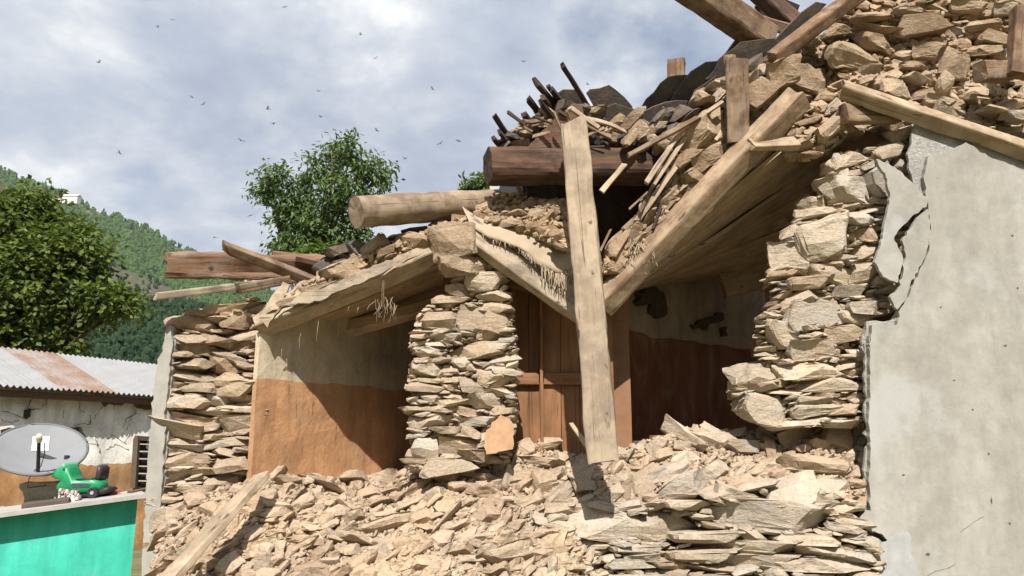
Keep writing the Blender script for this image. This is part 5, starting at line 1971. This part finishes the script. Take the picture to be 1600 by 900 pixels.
debris([(780, 230), (800, 205), (850, 175), (905, 165), (995, 182), (1010, 205), (1000, 222), (930, 224), (880, 230)], 71, 44, ['slate', 'slate', 'stone_brown'], 6.12, 0.25,
       '%s fragment in the dusty heap above the chamfered log', 'fragments above the chamfered log', 'slate', 'slate_fragment')
debris([(1000, 205), (1040, 165), (1080, 160), (1130, 118), (1210, 80), (1215, 98), (1135, 165), (1090, 208), (1045, 232), (1008, 224)], 72, 46, ['slate', 'slate', 'stone_brown', 'stone_tan'], 6.02, 0.65,
       '%s fragment sliding down under the dark ridge slabs', 'fragments under the ridge slabs', 'slate', 'slate_fragment')
rs = random.Random(19)
for k in range(30):
    if k < 18:
        t = rs.random()
        x, y = 950 + 180 * t + rs.uniform(-25, 15), 400 - 220 * t + rs.uniform(-30, 25)
        a = rs.gauss(0.95, 0.3)
    else:
        x, y = rs.uniform(800, 1000), rs.uniform(180, 230)
        a = rs.gauss(0.1, 0.6)
    l = rs.uniform(16, 48)
    o = timber('splintered_lath', P(x - math.cos(a) * l / 2, y + math.sin(a) * l / 2, 5.90 + rs.uniform(-.03, .05)), P(x + math.cos(a) * l / 2, y - math.sin(a) * l / 2, 5.95 + rs.uniform(-.05, .1)), rs.uniform(.015, .035), rs.uniform(.012, .02), (0, -1, .3), M[rs.choice(['wood_pale', 'wood_brown', 'wood_black', 'wood_grey'])], seg=6, nside=8, rough=0.004, jag0=.04, jag1=.04)
    tag(o, 'short splintered lath tangled in the broken roof by the slanting beam' if k < 18 else 'short splintered lath tangled in the heap above the chamfered log', 'lath', 'splintered laths by the slanting beam' if k < 18 else 'splintered laths above the log')

# backing under the slates, near-black to paint the shaded void behind the log
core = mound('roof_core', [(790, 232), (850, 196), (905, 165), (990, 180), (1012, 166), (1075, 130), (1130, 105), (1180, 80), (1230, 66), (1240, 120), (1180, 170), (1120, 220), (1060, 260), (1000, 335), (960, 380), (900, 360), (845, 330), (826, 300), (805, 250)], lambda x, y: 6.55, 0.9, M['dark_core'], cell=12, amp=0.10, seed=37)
tag(core, 'roof backing coloured near-black for the shaded void behind the chamfered log', 'roof')


# ---- mud clods and small stones along the broken roof edge
def clods(poly, Y, ang, label, n1, seed, wmax=34, wmin=7, mat='clods', big='stone_brown', spread=0.25, asp=(1.5, 3.2)):
    f = Fill(poly, seed)
    its = f.run(wmax, wmin, asp, ang, spread, steps=18, tries=70, over=0.3, inside=0.55)
    for q in its[:n1]:
        o = place_stone(q, lambda x, y: Y(x, y) - 0.03, M[big], None, 'roof_stone', tilt=0.3)
        tag(o, label[0], 'stone', label[1])
    if its[n1:]:
        o = joined_stones('mud_clods', its[n1:], Y, M[mat], None, seed=seed, tilt=0.4)
        tag(o, label[2], 'mud', kind='stuff')
    g = Fill(poly, seed + 50)
    gr = g.run(11, 4, (1.2, 2.4), ang, 0.5, steps=8, tries=90, over=0.5, inside=0.5)
    o = joined_stones('mud_crumbs', gr, lambda x, y: Y(x, y) - 0.01, M[mat], None, seed=seed + 1, tilt=0.5)
    tag(o, label[3], 'mud', kind='stuff')


B1 = [(405, 492), (432, 470), (500, 428), (560, 402), (640, 372), (700, 345), (742, 338), (712, 362), (640, 398), (560, 438), (490, 470), (430, 498)]
mound('roof_edge_earth', B1, lambda x, y: 6.02 + (500 - y) * 0.0, 0.25, M['mud_roof'], cell=8, amp=0.04, seed=41)
tag(bpy.data.objects['roof_edge_earth'], 'strip of dry roof earth along the sagging edge beam', 'roof')
clods(B1, lambda x, y: 5.98, 0.42, ('flat brown stone in the roof earth over the sagging edge beam', 'stones over the edge beam', 'brown mud clods along the sagging edge beam', 'mud crumbs along the sagging edge beam'), 44, 51, 70, 8, spread=0.12, asp=(2.2, 5.5))
for k, pl in enumerate(([(425, 500), (440, 478), (500, 470), (528, 455), (600, 425), (690, 380), (700, 372), (640, 392), (560, 425), (500, 452), (470, 458), (432, 486)], [(405, 500), (420, 470), (442, 440), (452, 445), (436, 480), (418, 512)], [(440, 470), (468, 440), (510, 438), (500, 455), (462, 478)])):
    o = trace_slab('bark_sheet', pl, 5.90 + 0.02 * k, 0.025, M['wood_pale'] if k else M['wood_grey'], None, ky=-0.001, amp=1.2, step=8, seed=60 + k)
    tag(o, ('long curling strip of bark under the roof earth of the edge beam', 'upright grey slab at the low end of the edge beam', 'small flat slab of bark near the low end of the edge beam')[k], 'bark')
C2 = [(742, 335), (765, 308), (800, 302), (840, 312), (888, 318), (888, 392), (850, 372), (800, 352), (760, 345)]
mound('sunken_roof_earth', C2 + [], lambda x, y: 6.1 + (330 - y) * 0.006, 0.35, M['mud_roof'], cell=8, amp=0.06, seed=43)
tag(bpy.data.objects['sunken_roof_earth'], 'bank of dry roof earth beside the leaning prop', 'roof')
clods(C2, lambda x, y: 6.04 + (330 - y) * 0.006, 0.2, ('brown stone in the bank of roof earth beside the prop', 'stones in the sunken roof earth', 'brown clods in the bank of roof earth beside the prop', 'crumbs in the bank of roof earth beside the prop'), 30, 53, 40, 6, spread=0.3, asp=(1.8, 4.2))
C3 = [(944, 425), (950, 392), (985, 352), (1030, 300), (1060, 262), (1092, 220), (1125, 168), (1135, 160), (1130, 235), (1100, 275), (1072, 315), (1030, 360), (985, 395), (960, 420)]
mound('tilted_roof_earth', C3, lambda x, y: 6.05, 0.35, M['mud_roof'], cell=8, amp=0.06, seed=45)
tag(bpy.data.objects['tilted_roof_earth'], 'sloping layer of roof earth above the slanting beam', 'roof')
clods(C3, lambda x, y: 5.97, 0.75, ('brown stone in the sloping roof earth above the slanting beam', 'stones in the sloping roof earth', 'clods in the sloping roof earth above the slanting beam', 'crumbs in the sloping roof earth above the slanting beam'), 44, 55, 60, 7, spread=0.25, asp=(2.0, 5.0))
for k, (q, Y) in enumerate((((1098, 210, 70, 28, .7), 5.82), ((1075, 245, 60, 20, .65), 5.85), ((1110, 245, 60, 26, .5), 5.8), ((1000, 200, 40, 22, .8), 5.9), ((985, 212, 36, 14, .9), 5.88), ((1090, 270, 50, 24, .5), 5.86), ((1190, 140, 60, 34, .6), 5.8), ((1225, 110, 70, 40, .4), 5.9), ((1170, 120, 46, 20, .6), 5.85), ((1100, 150, 36, 18, .3), 5.95))):
    o = place_stone(q, Y, M['stone_brown'], None, 'roof_stone', tilt=0.2, hero=q[2] > 50)
    tag(o, 'flat brown stone slid against the short notched post', 'stone', 'stones around the notched post')
C4 = [(1100, 190), (1130, 150), (1132, 215), (1110, 235)]
# grey tin scrap seen under the log
o = trace_slab('tin_scrap', [(765, 290), (790, 284), (815, 287), (820, 312), (768, 316)], 6.5, 0.01, M['tin'], None, amp=0.4, step=10)
tag(o, 'scrap of grey tin sheet under the chamfered log', 'tin sheet')


# ---- sacking hanging over the dropped beam
def fabric():
    b = MB('jute_sacking', 0.95, 0.1)
    w1 = b.N('ShaderNodeTexWave'); w1.inputs['Scale'].default_value = 60; w1.inputs['Distortion'].default_value = 1.5
    b.L(b.pos(), w1.inputs['Vector'])
    n = b.noise(b.pos(), 12, 5, 0.6)
    c = b.mix(n, (0.50, 0.41, 0.30), (0.36, 0.28, 0.195))
    b.color(b.mix(0.25, c, w1.outputs['Color'], 'MULTIPLY')).bump(w1.outputs['Fac'], 0.3, 0.004)
    cl = b.m
    top = [(722, 322, 6.0), (745, 338, 5.98), (790, 350, 5.95), (830, 352, 5.95), (868, 362, 6.0), (898, 368, 6.02)]
    bot = [(735, 352, 5.86), (765, 372, 5.85), (812, 386, 5.84), (836, 408, 5.83), (868, 425, 5.82), (899, 424, 5.82)]
    n_, m = 40, 8
    V, F = [], []

    def at(line, t):
        k = t * (len(line) - 1)
        i = min(len(line) - 2, int(k))
        a, b2 = line[i], line[i + 1]
        return P(*[a[q] + (b2[q] - a[q]) * (k - i) for q in range(3)])
    for i in range(n_ + 1):
        t = i / n_
        for j in range(m + 1):
            q = at(top, t).lerp(at(bot, t), j / m)
            q += Vector((0, -0.03 * math.sin(math.pi * j / m) + nz3(q, 8) * 0.025, nz3(q, 9, 4) * 0.012 - (0.02 * abs(noise.noise(Vector((t * 18, 0, 0)))) if j == m else 0)))
            V.append(q)
    for i in range(n_):
        for j in range(m):
            a = i * (m + 1) + j
            F.append([a, a + 1, a + m + 2, a + m + 1])
    o = mesh_from('sacking', V, F, cl, smooth=True)
    tag(o, 'frayed strip of pale sacking draped over the dropped beam', 'sacking')
    md = o.modifiers.new('thickness', 'SOLIDIFY'); md.thickness = 0.006
    V, F = [], []
    r = random.Random(3)

    def strands(p, n, lmin, lmax, rad, sp):
        for k in range(n):
            a = p() if callable(p) else p
            l = r.uniform(lmin, lmax)
            b1 = a + Vector((r.gauss(0, sp), r.gauss(0, sp), -l * .5))
            c1 = b1 + Vector((r.gauss(0, sp), r.gauss(0, sp), -l * .5))
            v, f2 = tube([a, b1, c1], [rad, rad * .9, rad * .5], 4)
            nv = len(V)
            V.extend(v); F.extend([[i + nv for i in q] for q in f2])
    strands(lambda: at(bot, r.uniform(0.66, 1.0)) + Vector((0, 0, .005)), 70, 0.03, 0.17, 0.004, 0.010)
    strands(lambda: at(bot, r.uniform(0.1, 0.66)) + Vector((0, 0, .005)), 50, 0.02, 0.06, 0.003, 0.008)
    fr = mesh_from('fringe', V, F, cl, o)
    fr['kind'] = 'stuff'
    V, F = [], []
    strands(lambda: P(r.uniform(985, 1025), r.uniform(372, 390), 5.9), 46, 0.03, 0.14, 0.004, 0.02)
    strands(lambda: P(r.uniform(965, 1000), r.uniform(395, 420), 5.95), 30, 0.03, 0.10, 0.004, 0.03)
    o2 = mesh_from('frayed_fibres', V, F, cl)
    tag(o2, 'frayed pale fibres hanging from the sloping roof earth', 'fibres', kind='stuff')
    V, F = [], []
    strands(lambda: P(r.gauss(602, 10), r.gauss(470, 5), 5.98), 26, 0.06, 0.16, 0.0022, 0.03)
    strands(P(600, 425, 5.95), 2, 0.25, 0.3, 0.002, 0.004)
    for (x, y, l) in ((470, 520, .12), (445, 505, .1), (498, 500, .16), (545, 470, .08), (440, 545, .13), (448, 560, .12), (560, 480, .05)):
        strands(P(x, y, 6.0), 1, l, l * 1.2, 0.0025, 0.008)
    o3 = mesh_from('hanging_straw', V, F, M['wood_tan'])
    tag(o3, 'wisps of dry straw hanging under the sagging edge beam', 'straw', kind='stuff')


fabric()


# ---- dragonflies in the air
def dragonflies():
    spots = [(246, 42), (269, 31), (154, 97), (186, 239), (445, 11), (376, 219), (419, 170), (426, 193), (497, 142), (501, 183), (563, 54), (587, 91), (588, 204), (633, 248), (675, 139), (819, 96), (716, 220), (740, 278), (336, 371), (300, 152), (318, 163), (397, 268), (918, 132), (688, 224)]
    dk = plain('insect_dark', (0.06, 0.055, 0.05), 0.5)
    wg = plain('insect_wing', (0.20, 0.19, 0.18), 0.35)
    Vb, Fb = tube([Vector((x, 0, 0)) for x in (-0.036, -0.02, -0.004, 0.002, 0.012, 0.018, 0.022)], [0.0014, 0.0020, 0.0026, 0.0055, 0.0055, 0.0045, 0.003], 7)
    mb = bpy.data.meshes.new('body'); mb.from_pydata([tuple(v) for v in Vb], [], Fb); mb.update(); mb.materials.append(dk)
    ws = []
    for sgn in (-1, 1):
        for (x0, sw) in ((0.011, 0.006), (0.003, -0.006)):
            V = []
            for (t, c) in ((0.0, 0.004), (0.35, 0.0095), (0.8, 0.009), (1.0, 0.003)):
                y = sgn * (0.004 + 0.036 * t)
                for dz in (0.0, 0.0006):
                    V.append((x0 + sw * t + c / 2, y, 0.004 + 0.008 * t + dz))
                    V.append((x0 + sw * t - c / 2, y, 0.004 + 0.008 * t + dz))
            F = []
            for k in range(3):
                a = k * 4
                F += [[a, a + 1, a + 5, a + 4], [a + 2, a + 6, a + 7, a + 3], [a, a + 4, a + 6, a + 2], [a + 1, a + 3, a + 7, a + 5]]
            F += [[0, 2, 3, 1], [12, 13, 15, 14]]
            mw = bpy.data.meshes.new('wing'); mw.from_pydata(V, [], F); mw.update(); mw.materials.append(wg)
            ws.append(mw)
    r = random.Random(2)
    for (x, y) in spots:
        Y = r.uniform(7.5, 10.5)
        e = empty('dragonfly', P(x, y, Y))
        e.empty_display_size = 0.02
        e.rotation_euler = (r.gauss(0, .3), r.gauss(0, .2), r.uniform(0, 6.28))
        tag(e, 'small dark dragonfly hovering against the clouds', 'dragonfly', 'dragonflies in the sky')
        new_obj('body', mb, e)
        for mw in ws:
            new_obj('wing', mw, e)


dragonflies()

# ---- thin air between here and the hills
def haze():
    V, F = box_verts((-1500, -420, -8), (2600, 1300, 420))
    m = bpy.data.materials.new('thin_air')
    m.use_nodes = True
    nt = m.node_tree
    nt.nodes.clear()
    out = nt.nodes.new('ShaderNodeOutputMaterial')
    pv = nt.nodes.new('ShaderNodeVolumePrincipled')
    pv.inputs['Color'].default_value = (0.80, 0.87, 1.0, 1)
    pv.inputs['Density'].default_value = 0.00011
    pv.inputs['Anisotropy'].default_value = 0.2
    nt.links.new(pv.outputs[0], out.inputs['Volume'])
    o = mesh_from('haze', V, F, m)
    o['kind'] = 'stuff'
    o['label'] = 'thin pale air between the house and the hills'
    o['category'] = 'haze'


haze()
